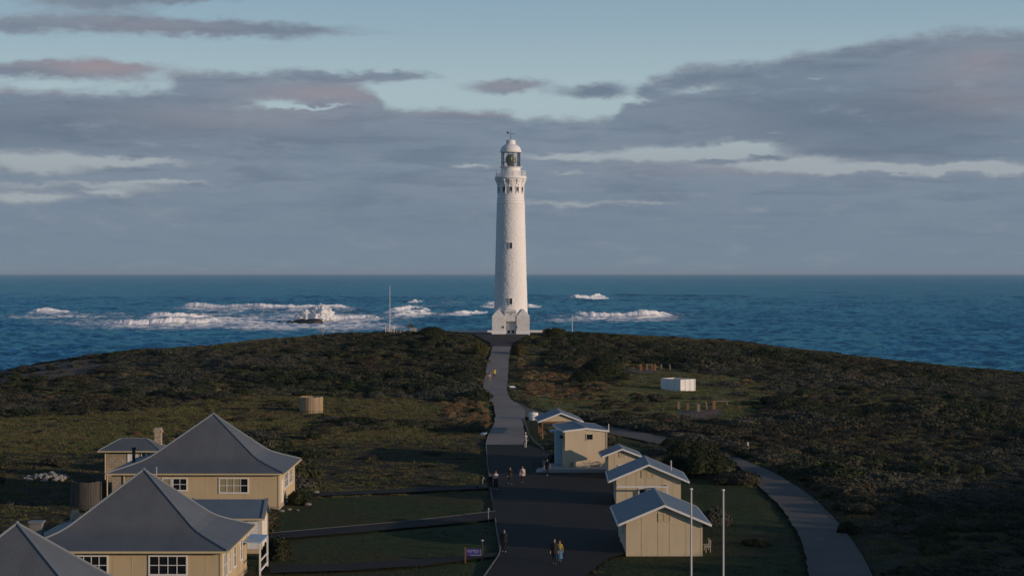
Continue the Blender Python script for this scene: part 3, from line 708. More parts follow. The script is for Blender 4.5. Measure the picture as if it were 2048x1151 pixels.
for a, c_ in ((xl-.06, -1.22), (1.16, xr+.06)): b.box(a, c_, yf-.07, 3.66, -.6, loc(zv(660.5)))
b.build('plinth', M['lh'], ent, local=True)
b = MB().box(-.95, .0, yf+1.06, yf+1.19, .08, loc(zv(643))).box(.03, .93, yf+1.06, yf+1.19, .08, loc(zv(643)))
dr = b.build('door', M['white'], LH, local=True)
for q in ((-.72, -.22), (.2, .68)): MB().box(*q, yf+1.0, yf+1.06, .22, .82).build('door_panel', M['dark'], dr, local=True)
MB().box(-1.1, 1.1, yf-.3, yf+1.0, -.5, .06).build('step', M['conc'], LH, local=True)
for xx in (-1.5, 1.32): MB().box(xx-.09, xx+.09, yf-.18, yf, loc(zv(654.5)), loc(zv(650.5))).build('wall_lamp', M['dark'], LH, local=True)
def text_mesh(s, size):
    c = bpy.data.curves.new('lettering', 'FONT'); c.body = s; c.size = size; c.align_x = 'CENTER'; c.extrude = .012
    o = bpy.data.objects.new('tmp', c); COL.objects.link(o); bpy.context.view_layer.update()
    me = bpy.data.meshes.new_from_object(o.evaluated_get(bpy.context.evaluated_depsgraph_get()))
    bpy.data.objects.remove(o); return me
for s, v, sz in (('CAPE LEEUWIN', 624.6, .30), ('1895', 628.2, .30)):
    me = text_mesh(s, sz); me.materials.clear(); me.materials.append(M['dark'])
    o = bpy.data.objects.new('lettering', me); link(o, LH); o.location = (-.03, yf+.1, loc(zv(v))); o.rotation_euler = (PI/2, 0, 0)
# low white boundary wall behind the lighthouse
def wall_low(xa, xb, y, lb):
    n = 14; b = MB(); x = np.linspace(xa, xb, n)
    for i in range(n-1):
        za = float(base_z((x[i]+x[i+1])/2, y)); b.box(x[i], x[i+1], y, y+.3, za-.6, za+.42)
    for i in range(n-1):
        za = float(base_z((x[i]+x[i+1])/2, y)); b.box(x[i], x[i+1], y-.05, y+.35, za+.423, za+.5)
    tag(b.build('boundary_wall', M['lh_smooth'], org=((xa+xb)/2, y, float(base_z((xa+xb)/2, y)))), lb, 'wall', 'low white walls beside the lighthouse')
wall_low(-15.2, -4.3, 430, 'low white wall running left from the lighthouse base'); wall_low(3.8, 7.8, 430, 'low white wall running right from the lighthouse base')

# ------------------------------------------------------------------ buildings
def frame_map(axis, c):
    # axis 'f': wall facing -y at y=c ; 'r': wall facing +x at x=c ; 'l': wall facing -x at x=c
    if axis == 'f': return lambda a, d, z: (a, c-d, z)
    if axis == 'r': return lambda a, d, z: (c+d, a, z)
    return lambda a, d, z: (c-d, -a, z)
def window(par, axis, c, a0, a1, z0, z1, cols=2, rows=2, local=False, curtain=(), fw=.09, bw=.045, fm='white', name='window'):
    fn = frame_map(axis, c); f = MB(); p_ = MB(); cu = MB()
    f.box(a0-fw, a1+fw, -.1, .07, z0-fw-.03, z0).box(a0-fw, a1+fw, -.1, .06, z1, z1+fw).box(a0-fw, a0, -.1, .06, z0, z1).box(a1, a1+fw, -.1, .06, z0, z1)
    for i in range(1, cols):
        x = a0+(a1-a0)*i/cols; f.box(x-bw/2, x+bw/2, -.1, .05, z0, z1)
    for j in range(1, rows):
        z = z0+(z1-z0)*j/rows
        for i in range(cols):
            xa = a0+(a1-a0)*i/cols+(bw/2 if i else 0); xb = a0+(a1-a0)*(i+1)/cols-(bw/2 if i < cols-1 else 0)
            f.box(xa, xb, -.1, .045, z-bw/2, z+bw/2)
    w = (a1-a0)/cols
    for i in range(cols):
        (cu if i in curtain else p_).box(a0+w*i, a0+w*(i+1), -.08, .012, z0, z1)
    o = f.xf(fn).build(name, M[fm], par, local=local)
    if p_.v: p_.xf(fn).build('pane', M['glass'], o, local=local)
    if cu.v: cu.xf(fn).build('curtain', M['curtain'], o, local=local)
    return o
def door(par, axis, c, a0, a1, z0, z1, m='white', local=False):
    fn = frame_map(axis, c)
    o = MB().box(a0, a1, -.05, .04, z0, z1).xf(fn).build('door', M[m], par, local=local)
    MB().box(a0-.08, a0, -.05, .06, z0, z1+.08).box(a1, a1+.08, -.05, .06, z0, z1+.08).box(a0, a1, -.05, .06, z1, z1+.08).xf(fn).build('door_frame', M['white'], o, local=local)
    MB().ball((a1-.12, .07, (z0+z1)/2-.05), .04, 6, 4).xf(fn).build('handle', M['dark'], o, local=local)
    return o
def ring_roof(cx, cy, hx, hy, ax, ze, zp, prof):
    b = MB(); n = 0
    for f, g in prof:
        z = zp-(zp-ze)*g; mx = ax+(cx-ax)*f
        b.v += [(mx-hx*f, cy-hy*f, z), (mx+hx*f, cy-hy*f, z), (mx+hx*f, cy+hy*f, z), (mx-hx*f, cy+hy*f, z)]
    k = len(prof)
    for q in range(k-1):
        for i in range(4):
            j = (i+1) % 4; b.f.append((4*q+i, 4*q+4+i, 4*q+4+j, 4*q+j))
    m = len(b.v); e = 4*(k-1)
    b.v += [(x, y, z-.1) for x, y, z in b.v[e:e+4]]
    for i in range(4):
        j = (i+1) % 4; b.f.append((e+i, m+i, m+j, e+j))
    b.f.append((m+3, m+2, m+1, m))
    return b
BELL = [(.002, 0), (.25, .315), (.5, .63), (.59, .742), (.66, .806), (.74, .858), (.87, .932), (1, 1)]
def cottage(label, cx, cy, hx, hy, ax, zg, ze, zp):
    T = thing('cottage', label, 'house', (cx, cy-hy, zg), group='row of yellow cottages with steep grey roofs')
    x0, x1, y0, y1 = cx-hx+.5, cx+hx-.5, cy-hy+.45, cy+hy-.45
    w = MB().box(x0, x1, y0, y1, zg+.25, ze-.06); w.build('wall', M['cream'], T)
    MB().box(x0-.03, x1+.03, y0-.03, y1+.03, zg-.6, zg+.25).build('plinth', M['stone'], T)
    b = MB()
    for x in np.arange(x0+1.22, x1-.4, 1.22): b.box(x-.025, x+.025, y0-.010, y0+.02, zg+.26, ze-.12)
    for y in np.arange(y0+1.22, y1-.4, 1.22): b.box(x1-.02, x1+.010, y-.025, y+.025, zg+.26, ze-.12)
    for xx in (x0, x1): b.box(xx-.07, xx+.07, y0-.035, y0+.07, zg+.25, ze-.1)
    b.box(x1-.06, x1+.035, y0+.08, y0+.2, zg+.25, ze-.1)
    b.build('cover_strips', M['trim'], T)
    r = ring_roof(cx, cy, hx, hy, ax, ze, zp, BELL).build('roof', M['roof'], T)
    b = MB()
    for sx, sy in ((-1, -1), (1, -1), (1, 1), (-1, 1)):
        pts = [(ax+(cx-ax)*f+sx*hx*f, cy+sy*hy*f, zp-(zp-ze)*g+.03) for f, g in BELL]
        for p0, p1 in zip(pts[:-1], pts[1:]): b.tube(p0, p1, .07, n=6)
    b.ball((ax, cy, zp+.05), .13, 8, 5); b.build('hip_capping', M['cap'], r)
    b = MB(); e = .06
    b.box(cx-hx-e, cx+hx+e, cy-hy-.11, cy-hy-.003, ze-.15, ze-.02).box(cx+hx+.003, cx+hx+.11, cy-hy-.003, cy+hy+.1, ze-.15, ze-.02).box(cx-hx-.11, cx-hx-.003, cy-hy-.003, cy+hy+.1, ze-.15, ze-.02)
    b.build('gutter', M['trim'], r)
    return T, r, (x0, x1, y0, y1)
A, Ar, (ax0, ax1, ay0, ay1) = cottage('farthest yellow cottage, with stone at its left end and the stone kitchen behind it', -28.95, 189, 8.1, 7.2, -28.35, 8.45, 11.75, 16.65)
window(A, 'f', ay0, -31.0, -29.8, 10.2, 11.2, 2, 2); window(A, 'f', ay0, -31.95, -31.25, 10.2, 11.2, 1, 1, curtain=(0,))
window(A, 'f', ay0, -26.75, -24.2, 9.98, 11.2, 4, 2, curtain=(0, 1, 2)); window(A, 'r', ax1, 186.6, 189.6, 9.9, 11.2, 3, 2); window(A, 'r', ax1, 190.6, 193.4, 9.9, 11.2, 3, 2); door(A, 'r', ax1, 184.4, 185.3, 8.75, 10.8)
MB().box(ax0-.05, -32.9, ay0-.06, ay0+1.5, 8.4, 11.6).build('stone_wall', M['stone'], A)
b = MB().tube((-37.0, 181.85, 11.6), (-37.05, 182.2, 11.1), .06).tube((-37.05, 182.2, 11.1), (-37.05, 182.2, 9.4), .06).tube((-37.05, 182.2, 9.4), (-36.5, 182.3, 8.5), .06).tube((-35.5, ay0-.14, 11.6), (-35.5, ay0-.14, 8.6), .055); b.build('downpipe', M['trim'], A)
MB().tube((-32.45, 181.72, 11.5), (-32.45, 181.72, 12.35), .05).build('vent_pipe', M['galv'], A)
MB().tube((-36.0, 189.5, 12.0), (-36.0, 189.5, 13.3), .16).tube((-36.0, 189.5, 13.3), (-36.0, 189.5, 13.45), .24).build('flue', M['dark'], Ar)
B, Br, (bx0, bx1, by0, by1) = cottage('middle yellow cottage, its whole front roof slope showing, white porch frame at its right', -25.9, 138.4, 7.1, 6.9, -25.6, 8.45, 11.68, 16.35)
window(B, 'f', by0, -24.0, -21.6, 10.1, 11.25, 4, 2); window(B, 'f', by0, -28.9, -26.85, 10.1, 11.25, 4, 2)
window(B, 'r', bx1, 133.2, 134.5, 9.7, 11.2, 2, 2); window(B, 'r', bx1, 135.6, 136.4, 9.7, 11.2, 2, 2); window(B, 'r', bx1, 138.0, 139.0, 9.7, 11.2, 1, 2); window(B, 'r', bx1, 141.4, 142.2, 9.7, 11.2, 1, 2)
ch = MB().box(-32.75, -31.95, 135.2, 135.9, 11.6, 13.05); ch = ch.build('chimney', M['conc'], Br); MB().box(-32.85, -31.85, 135.1, 136.0, 13.05, 13.17).build('chimney_cap', M['cap'], ch)
MB().box(-32.0, -31.45, 144.2, 144.8, 11.6, 12.62).box(-31.95, -31.5, 144.25, 144.75, 12.62, 12.8).build('chimney', M['brick'], Br)
MB().hull8([(bx1+.02,142.6,10.72),(-18.0,142.6,10.66),(-18.0,147.2,10.62),(bx1+.02,147.2,10.68)], [(bx1+.02,142.6,10.80),(-18.0,142.6,10.74),(-18.0,147.2,10.70),(bx1+.02,147.2,10.76)]).build('porch_roof', M['bluepost'], B)
b = MB()
for y in (142.7, 147.0): b.cbox(-18.06, y, 9.5, .12, .12, 2.3)
b.box(-18.1, -18.02, 142.76, 146.94, 9.35, 9.45).box(-18.1, -18.02, 142.76, 146.94, 8.62, 8.75)
b.build('porch_posts', M['white'], B)
C, Cr, (cx0, cx1, cy0, cy1) = cottage('nearest yellow cottage, only the top of its grey roof inside the frame at lower left', -27.1, 109, 7.1, 6.9, -27.1, 8.45, 11.68, 16.3)

# gabled annexe between the two cottages
T = thing('annexe', 'small annexe with a blue sheet roof and white door between two cottages', 'outbuilding', (-22, 154, 8.5))
MB().prism_x([(154, 8.2), (158, 8.2), (158, 11.1), (156, 12.15), (154, 11.1)], -24.8, -19.45).build('wall', M['cream'], T)
r = MB().hull8([(-25,153.75,11.0),(-19.2,153.75,11.0),(-19.2,156,12.22),(-25,156,12.22)], [(-25,153.75,11.1),(-19.2,153.75,11.1),(-19.2,156,12.32),(-25,156,12.32)])
r.hull8([(-25,156.002,12.22),(-19.2,156.002,12.22),(-19.2,158.25,11.0),(-25,158.25,11.0)], [(-25,156.002,12.32),(-19.2,156.002,12.32),(-19.2,158.25,11.1),(-25,158.25,11.1)])
r = r.build('roof', M['roof_blue'], T)
for x in (-25.12, -19.35):
    b = MB().hull8([(x,153.7,11.08),(x+.28,153.7,11.08),(x+.28,156,12.33),(x,156,12.33)], [(x,153.7,11.16),(x+.28,153.7,11.16),(x+.28,156,12.41),(x,156,12.41)]).build('barge_capping', M['cap'], r)
MB().box(-25.1, -19.1, 153.62, 153.74, 10.95, 11.08).build('gutter', M['trim'], r)
door(T, 'f', 154, -20.4, -19.55, 8.7, 10.95)
for y in (155.0, 156.5): MB().box(-19.46, -19.4, y, y+1.1, 8.75, 10.9).build('panel', M['white'], T)
for q in (154, 157.9): MB().box(-19.47, -19.36, q, q+.12, 8.4, 11).build('corner_trim', M['trim'], T)

# stone kitchen
T = thing('stone_kitchen', 'small stone outbuilding with hipped blue-grey roof and one tall chimney behind the farthest cottage', 'outbuilding', (-39.4, 205.2, 8.5))
MB().box(-41.9, -36.75, 205.5, 209.2, 8, 11.66).build('wall', M['stone'], T)
b = MB(); E_ = [(-42.6,204.9),(-36.2,204.9),(-36.2,209.8),(-42.6,209.8)]
b.v = [(x, y, 11.66) for x, y in E_]+[(x, y, 11.76) for x, y in E_]+[(-40.75, 207.35, 12.83), (-38.15, 207.35, 12.83)]
b.f = [(3,2,1,0),(0,1,5,4),(1,2,6,5),(2,3,7,6),(3,0,4,7),(4,5,9,8),(5,6,9),(6,7,8,9),(7,4,8)]
r = b.build('roof', M['roof'], T)
b = MB()
for q, w_ in ((4,8),(5,9),(6,9),(7,8),(8,9)): b.tube(Vector(r.data.vertices[q].co)+WL[r], Vector(r.data.vertices[w_].co)+WL[r], .06, n=6)
b.build('hip_capping', M['cap'], r); MB().box(-42.66, -36.14, 204.8, 204.897, 11.6, 11.72).box(-36.197, -36.1, 204.897, 209.85, 11.6, 11.72).build('gutter', M['trim'], r)
chm = MB().box(-37.42, -36.72, 208.3, 209.0, 11.5, 13.35).box(-37.52, -36.62, 208.2, 209.1, 13.35, 13.62).box(-37.42, -36.72, 208.3, 209.0, 13.62, 13.85).build('chimney', M['stone'], T)
door(T, 'f', 205.5, -39.6, -38.7, 9.2, 11.4, 'white'); window(T, 'f', 205.5, -38.2, -37.3, 10.5, 11.42, 2, 1)
MB().tube((-41.95, 205.3, 11.6), (-41.95, 205.3, 8.6), .06).build('downpipe', M['trim'], T)

# sheds
def roof_z(x, we, he, hp): return hp-(hp-he)*abs(x)/we
def shed(name, label, loc, rz, wh, we, he, hp, L, of=.4, ob=.4, wallm='sand', walls=True, group='cream sheds along the yard', fascia='white'):
    T = thing(name, label, 'shed', loc, rz, group)
    tk = .1
    if walls:
        hw = roof_z(wh, we, he, hp)-tk-.01
        MB().prism_y([(-wh, -.5), (wh, -.5), (wh, hw), (0, hp-tk-.01), (-wh, hw)], 0, L).build('wall', M[wallm], T, local=True)
    r = MB().prism_y([(-we, he-tk), (0, hp-tk), (0, hp), (-we, he)], -of, L+ob).prism_y([(.002, hp-tk), (we, he-tk), (we, he), (.002, hp)], -of, L+ob).build('roof', M['roof_blue'], T, local=True)
    MB().prism_y([(-.22, hp+.004-.22*(hp-he)/we), (0, hp+.004), (0, hp+.05), (-.22, hp+.05-.22*(hp-he)/we)], -of-.01, L+ob+.01).prism_y([(.003, hp+.004), (.22, hp+.004-.22*(hp-he)/we), (.22, hp+.05-.22*(hp-he)/we), (.003, hp+.05)], -of-.01, L+ob+.01).build('ridge_cap', M['cap'], r, local=True)
    fz = .17
    for y0, y1 in ((-of-.035, -of-.003), (L+ob+.003, L+ob+.035)):
        MB().prism_y([(-we-.02, he-tk-fz+.1), (-.001, hp-tk-fz+.1), (-.001, hp+.01), (-we-.02, he+.01)], y0, y1).prism_y([(.001, hp-tk-fz+.1), (we+.02, he-tk-fz+.1), (we+.02, he+.01), (.001, hp+.01)], y0, y1).build('fascia', M[fascia], T, local=True)
    for s in (-1, 1):
        xa, xb = sorted((s*(we+.003), s*(we+.11)))
        MB().box(xa, xb, -of, L+ob, he-tk-.08, he-.03).build('gutter', M['white'], T, local=True)
    return T
def battens(T, L, wh, we, he, hp, xsl, top=None, m='trim'):
    b = MB()
    for x in xsl: b.box(x-.025, x+.025, -.014, .02, -.4, (top if top else roof_z(x, we, he, hp)-.14))
    return b.build('cover_strips', M[m], T, local=True)
def gable_vent(T, cx, z, w, h):
    o = MB().box(cx-w/2-.05, cx+w/2+.05, -.05, .02, z-h/2-.05, z-h/2).box(cx-w/2-.05, cx+w/2+.05, -.05, .02, z+h/2, z+h/2+.05).box(cx-w/2-.05, cx-w/2, -.05, .02, z-h/2, z+h/2).box(cx+w/2, cx+w/2+.05, -.05, .02, z-h/2, z+h/2).box(cx-.03, cx+.03, -.045, .02, z-h/2, z+h/2).build('gable_vent', M['sand'], T, local=True)
    b = MB()
    for k in range(7):
        zz = z-h/2+h*(k+.15)/7
        for a, c_ in ((cx-w/2, cx-.032), (cx+.032, cx+w/2)): b.box(a, c_, -.03, .0, zz, zz+h*.09)
    b.build('louvres', M['trim'], o, local=True); return o
S5 = shed('shed', 'nearest cream shed, full panelled gable wall above the two flagpoles', (11.67, 152.6, 8.45), 0, 2.93, 3.5, 2.4, 3.87, 11, .42, .4)
battens(S5, 11, 2.93, 3.5, 2.4, 3.87, (-1.72, -.46, .42, 1.7, 2.82), None)
MB().box(-2.9, -.6, -.02, .02, 2.32, 2.38).box(.55, 2.75, -.02, .02, 2.32, 2.38).build('rail', M['trim'], S5, local=True)
gable_vent(S5, .02, 2.85, .86, .55)
window(S5, 'l', -2.93, -4.6, -3.2, 1.0, 2.0, 2, 1, True); door(S5, 'l', -2.93, -7.4, -6.4, .1, 2.0, 'bluepost', True)
S4 = shed('shed', 'middle cream shed with a pergola beam across its gable wall', (12.62, 184.0, 8.45), math.radians(-1.2), 2.98, 3.66, 2.4, 3.95, 8, .42, .35)
battens(S4, 8, 2.98, 3.66, 2.4, 3.95, (-2.0, -1.1, -.25, .55, 1.3, 2.3)); gable_vent(S4, -.1, 3.02, 1.0, .62)
window(S4, 'f', 0, -.85, .65, .75, 1.6, 2, 1, True)
MB().box(-2.98, 1.72, -1.42, -1.3, 1.92, 2.05).box(1.6, 1.72, -1.42, -1.3, -.4, 1.92).box(1.6, 1.72, -1.3, -.02, 1.92, 2.03).box(-2.95, -2.83, -1.3, -.02, 1.92, 2.03).build('pergola_beam', M['white'], S4, local=True)
MB().tube((2.3, 4, 2.7), (2.3, 4, 3.9), .07).build('vent_pipe', M['galv'], S4, local=True)
window(S4, 'l', -2.98, -4.2, -2.6, .9, 1.9, 2, 1, True)
S3 = shed('shed', 'smallest cream shed, half hidden behind the pergola shed, with a dark two-pane window', (11.45, 207.2, 8.55), math.radians(1), 1.42, 2.06, 2.45, 3.25, 5, .35, .35)
battens(S3, 5, 1.42, 2.06, 2.45, 3.25, (-.75, .75)); gable_vent(S3, .0, 2.55, .48, .4); window(S3, 'f', 0, -.35, .38, .62, 1.45, 2, 1, True)
door(S3, 'l', -1.42, -2.6, -1.7, .1, 2.0, 'bluepost', True)
S2 = shed('shed', 'tall plain cream block with nearly flat roof and one small square window', (8.0, 215.2, 9.1), math.radians(5.8), 2.25, 2.42, 3.92, 4.2, 9.6, .12, .12)
window(S2, 'f', 0, .07, .72, 2.95, 3.5, 1, 1, True, fw=.06, fm='sand')
MB().tube((2.5, .2, 3.85), (2.5, .2, 4.6), .045).build('vent_pipe', M['white'], S2, local=True)
for q in (2.2, -2.3): MB().box(q, q+.1, -.06, .03, -.3, 3.8).build('corner_trim', M['trim'], S2, local=True)
MB().box(-3.3, -2.27, 4.2, 5.6, 3.42, 3.62).build('awning', M['bluepost'], S2, local=True)
MB().box(-2.95, -2.27, 3.2, 3.9, .0, 3.75).build('porch_column', M['bluepost'], S2, local=True)
window(S2, 'l', -2.25, -1.1, -.5, 2.2, 3.2, 1, 1, True, fm='sand'); MB().ball((-2.42, 2.0, 3.1), .22, 8, 6).tube((-2.25, 2, 3.1), (-2.42, 2, 3.1), .05).build('wall_lamp', M['dark'], S2, local=True)
# platform with ramp
T = thing('platform', 'pale concrete platform and ramp in front of the tall cream block', 'platform', (7, 213, 8.6), math.radians(0))
MB().box(4.0, 10.35, 212.7, 217.5, 8.2, 9.09).box(3.4, 6.2, 217.502, 223, 8.2, 9.085).build('slab', M['pale_conc'], T)
MB().hull8([(2.2,212.9,8.2),(3.998,212.9,8.2),(3.998,216.6,8.2),(2.2,216.6,8.2)], [(2.2,212.9,8.66),(3.998,212.9,9.06),(3.998,216.6,9.06),(2.2,216.6,8.66)]).build('ramp', M['pale_conc'], T)
b = MB()
for x, z in ((2.3, 8.7), (3.2, 8.9), (4.1, 9.1)): b.tube((x, 216.5, z), (x, 216.5, z+1.0), .03, n=6)
for h in (.35, .68, 1.0): b.tube((2.3, 216.5, 8.7+h), (4.1, 216.5, 9.1+h), .025, n=6)
for y in (217.6, 219.6, 221.5): b.tube((3.5, y, 9.0), (3.5, y, 10.05), .03, n=6)
for h in (.3, .55, .8, 1.03): b.tube((3.5, 217.6, 9.0+h), (3.5, 221.5, 9.0+h), .022, n=6)
b.build('handrail', M['dark'], T)
MB().cbox(6.45, 214.9, 9.35, .2, .2, .55).build('tap_box', M['conc'], T)
S1 = shed('open_shelter', 'open-sided timber shelter with cream gable, farthest building beside the road', (6.13, 250, 9.35), math.radians(2.6), 2.3, 2.78, 2.1, 3.18, 7.6, .35, .35, walls=False)
S1['category'] = 'shelter'
MB().prism_y([(-2.45, 2.08), (2.45, 2.08), (0, 3.0)], -.05, .02).build('gable_infill', M['sand'], S1, local=True)
MB().prism_y([(-2.45, 2.08), (2.45, 2.08), (0, 3.0)], 7.58, 7.65).build('gable_infill', M['sand'], S1, local=True)
MB().box(-2.5, 2.5, -.06, .08, 1.86, 2.07).box(-2.4, -2.24, .08, 7.6, 1.88, 2.07).box(2.24, 2.4, .08, 7.6, 1.88, 2.07).build('beam', M['brownwood'], S1, local=True)
for x in (-2.32, 2.32):
    for y in (.02, 3.8, 7.5): MB().cbox(x, y, .73, .17, .17, 2.26).build('post', M['brownwood'], S1, local=True)
MB().box(-2.2, -1.7, 1, 6.5, .4, .46).box(-2.2, -2.1, 1, 1.1, -.3, .4).box(-1.8, -1.7, 6.3, 6.4, -.3, .4).build('seat', M['brownwood'], S1, local=True)

# ------------------------------------------------------------------ things about the place
def gp(u, v):
    x, y, z = ground(u, v); return Vector((x, y, float(gz(np.array([x]), np.array([y]))[0])))
# white water drum, slatted tanks
p = gp(1067, 837); T = thing('water_tank', 'small white cylindrical tank on the grass beside the open shelter', 'tank', p)
MB().lathe([(.62, -.1), (.64, .05), (.64, .95), (.60, 1.02), (.1, 1.08)], 28).build('body', M['fence_white'], T, local=True)
MB().lathe([(.66, .3), (.67, .33), (.66, .36)], 28, close=False).lathe([(.66, .66), (.67, .69), (.66, .72)], 28, close=False).build('hoop', M['galv'], T, local=True)
MB().lathe([(.18, 1.06), (.18, 1.14), (.02, 1.16)], 14).build('lid', M['galv'], T, local=True)
def slat_tank(label, p, r, h, m, jag, nst=44, grp='old timber tanks'):
    T = thing('timber_tank', label, 'tank', p, group=grp); b = MB(); rn = random.Random(int(r*100))
    for k in range(nst):
        a = 2*PI*k/nst; w = PI*r/nst*.93; hh = h*(1-jag*rn.random()); s0 = len(b.v)
        b.box(-w, w, -.04-.02*rn.random(), .04, -.4, hh); b.xf(lambda x, y, z, a=a: (*rot2(x, y-r, a), z), s0)
    b.build('staves', m, T, local=True)
    MB().lathe([(r-.08, -.2), (r-.08, h*.9)], 32, close=False).build('liner', M['dark'], T, local=True)
    b = MB()
    for z in (.12,): b.lathe([(r+.065, h*z-.03), (r+.075, h*z), (r+.065, h*z+.03)], 40, close=False)
    b.build('hoop', M['dark'], T, local=True); return T
slat_tank('sunlit round tank of pale upright timber staves on the left slope', gp(622.5, 825), 1.62, 2.35, M['tankwood'], .05)
slat_tank('dark weathered round timber tank in shade beside the farthest cottage', gp(177, 1013), 1.55, 2.5, M['tankdark'], .05)
# white slatted enclosure
p = gp(1361, 781); T = thing('slatted_enclosure', 'white slatted pen with an open top on the right slope', 'enclosure', p, math.radians(33))
def slats(a0, a1, fn):
    b = MB()
    for x in np.arange(a0+.06, a1-.05, .2): b.box(x, x+.178, -.02, .02, -.1, 1.86)
    for z in (.18, .62, 1.78): b.box(a0, a1, -.055, -.021, z, z+.1)
    for x in np.linspace(a0, a1, 4): b.box(x-.05, x+.05, -.09, .06, -.6, 1.87)
    b.box(a0-.06, a1+.06, -.1, .07, 1.881, 1.95)
    return b.xf(fn)
W1, W2 = 5.2, 3.0
slats(0, W1, lambda x, y, z: (y, x, z)).build('side_panel', M['fence_white'], T, local=True)
slats(0, W2, lambda x, y, z: (x, y, z)).build('side_panel', M['fence_white'], T, local=True)
slats(0, W1, lambda x, y, z: (W2+y, x, z)).build('side_panel', M['fence_white'], T, local=True)
slats(0, W2, lambda x, y, z: (x, W1+y, z)).build('side_panel', M['fence_white'], T, local=True)
# stump posts
sw = painted('rusty_timber', (.25, .13, .062), .4); sw2 = painted('grey_timber', (.25, .19, .13), .4)
STUMP = [(1282,742,4.6,14,0,'orange square post, leftmost of the upper post group',0),(1294,741,2.6,13,0,'dark slim post just right of the orange upper post',1),(1304.5,741,2.6,14,0,'slim red-brown post touching the broad middle one of the upper group',0),(1310,741,4.2,13,0,'broad brown post in the middle of the upper group',0),(1323,738,3,10,4,'short pale post standing alone right of the upper group',1),(1341,740,2.6,12,9,'leaning pale post farthest right on the upper row',1),
         (1357,818,4.2,15,0,'broad brown post at the left end of the lower group',1),(1375.5,820,4.4,13,0,'orange-brown post second in the lower group',0),(1397,823,6.4,15,0,'thick grey stump nearest the camera in the lower group',1),(1414,820,2.6,16,7,'slim leaning grey post in the lower group',1),(1428,820,6.4,17,0,'thick rusty orange post at the right end of the lower group',0),(1327.5,819,1.6,7,0,'thin pale stake alone on the grass left of the lower group',1)]
for u, v, w, h, lean, lb, mi in STUMP:
    p = gp(u, v); s = F/p.y; b = MB(); a = w/s/2; hh = h/s
    b.hull8([(-a,-a,-.4),(a,-a,-.4),(a,a,-.4),(-a,a,-.4)], [(-a*.9,-a*.9,hh),(a*.85,-a*.9,hh*.96),(a*.85,a*.9,hh*.93),(-a*.9,a*.9,hh*.98)])
    ln = math.tan(math.radians(lean)); b.xf(lambda x, y, z: (x-ln*z+p.x, y+p.y, z+p.z))
    tag(b.build('timber_post', sw if mi == 0 else sw2, org=p), lb, 'post', 'old stump posts on the right slope')
p = gp(1432, 812); b = MB().cbox(p.x+.9, p.y+2.5, p.z+.55, 2.6, .9, .11)
for q in (-.2, 1.9): b.cbox(p.x+q, p.y+2.5, p.z+.1, .2, .6, .77)
tag(b.build('fallen_beam', sw2, org=p), 'low flat timber slab on short legs behind the lower post group', 'beam')
p = gp(1087, 795); b = MB().cbox(p.x, p.y, p.z+.22, 2.2, .35, .08).cbox(p.x-.85, p.y, p.z, .1, .3, .4).cbox(p.x+.85, p.y, p.z, .1, .3, .4)
tag(b.build('bench', sw2, org=p), 'low timber bench in brown scrub right of the road', 'bench')
# mast with cage, sign box and poles by the lighthouse
p = gp(779.5, 659); p = Vector((-26.2, 427, float(base_z(-26.2, 427))))
T = thing('signal_mast', 'slim white signal mast rising from a small white cage left of the lighthouse', 'mast', p)
MB().tube((0, 0, -.3), (0, 0, 10.2), .09, .045, 8).build('pole', M['fence_white'], T, local=True)
b = MB()
for x in (-.9, 0, .95):
    for y in (-.8, .8): b.tube((x, y, -.2), (x, y, 1.75), .045, n=6)
for z in (.6, 1.15, 1.7):
    b.tube((-.9, -.8, z), (.95, -.8, z), .04, n=6).tube((-.9, .8, z), (.95, .8, z), .04, n=6).tube((-.9, -.8, z), (-.9, .8, z), .04, n=6).tube((.95, -.8, z), (.95, .8, z), .04, n=6)
b.build('cage', M['fence_white'], T, local=True); MB().cbox(0, 0, .75, .9, .7, 1.0).build('instrument_box', M['galv'], T, local=True)
b = MB()
for x in np.arange(.4, 3.4, .9): b.tube((x, 0, -.3), (x, 0, .8), .04, n=6)
b.tube((.4, 0, .78), (3.3, 0, .78), .035, n=6).tube((.4, 0, .4), (3.3, 0, .4), .03, n=6).xf(lambda x, y, z: (x-25.2, y+426.2, z+float(base_z(-24, 426))))
tag(b.build('rail_fence', M['fence_white'], org=(-25, 426.2, 17)), 'short pale rail fence right of the signal mast', 'fence')
z0 = float(base_z(-20.6, 426)); b = MB()
for k in range(5): b.box(-21.9, -19.3, 425.9, 425.96, z0+.35+k*.17, z0+.47+k*.17)
for x in (-21.8, -20.6, -19.4): b.box(x-.05, x+.05, 425.97, 426.07, z0-.3, z0+1.2)
tag(b.build('slat_screen', M['tankwood'] if False else painted('pale_slats', (.45, .42, .36), .3), org=(-20.6, 426, z0)), 'low pale slatted screen between the mast and the lighthouse', 'screen')
b = MB().box(-22.1, -21.2, 426.6, 426.7, z0+1.0, z0+2.0).box(-21.7, -21.6, 426.7, 426.8, z0-.3, z0+1.9)
tag(b.build('notice_board', painted('dark_board', (.07, .06, .055), .3), org=(-21.65, 426.7, z0)), 'dark notice board behind the low slatted screen', 'sign')
z0 = float(base_z(-41, 424.5)); b = MB().cbox(-40.3, 424.5, z0+1.35, .7, .5, .8).cbox(-40.3, 424.5, z0+.4, .12, .12, 1.2)
tag(b.build('instrument_box', M['pale_conc'], org=(-40.3, 424.5, z0)), 'small pale box on a post at the crest left of the mast', 'box')
z0 = float(base_z(12.9, 427)); b = MB().tube((12.9, 427, z0-.3), (12.9, 427, z0+3.8), .11, .09, 8).tube((12.9, 427, z0+3.8), (12.9, 427, z0+4.05), .05, n=6)
tag(b.build('post', M['galv'], org=(12.9, 427, z0)), 'short pale pole on the crest right of the lighthouse', 'pole')
b = MB(); z0 = 17.2
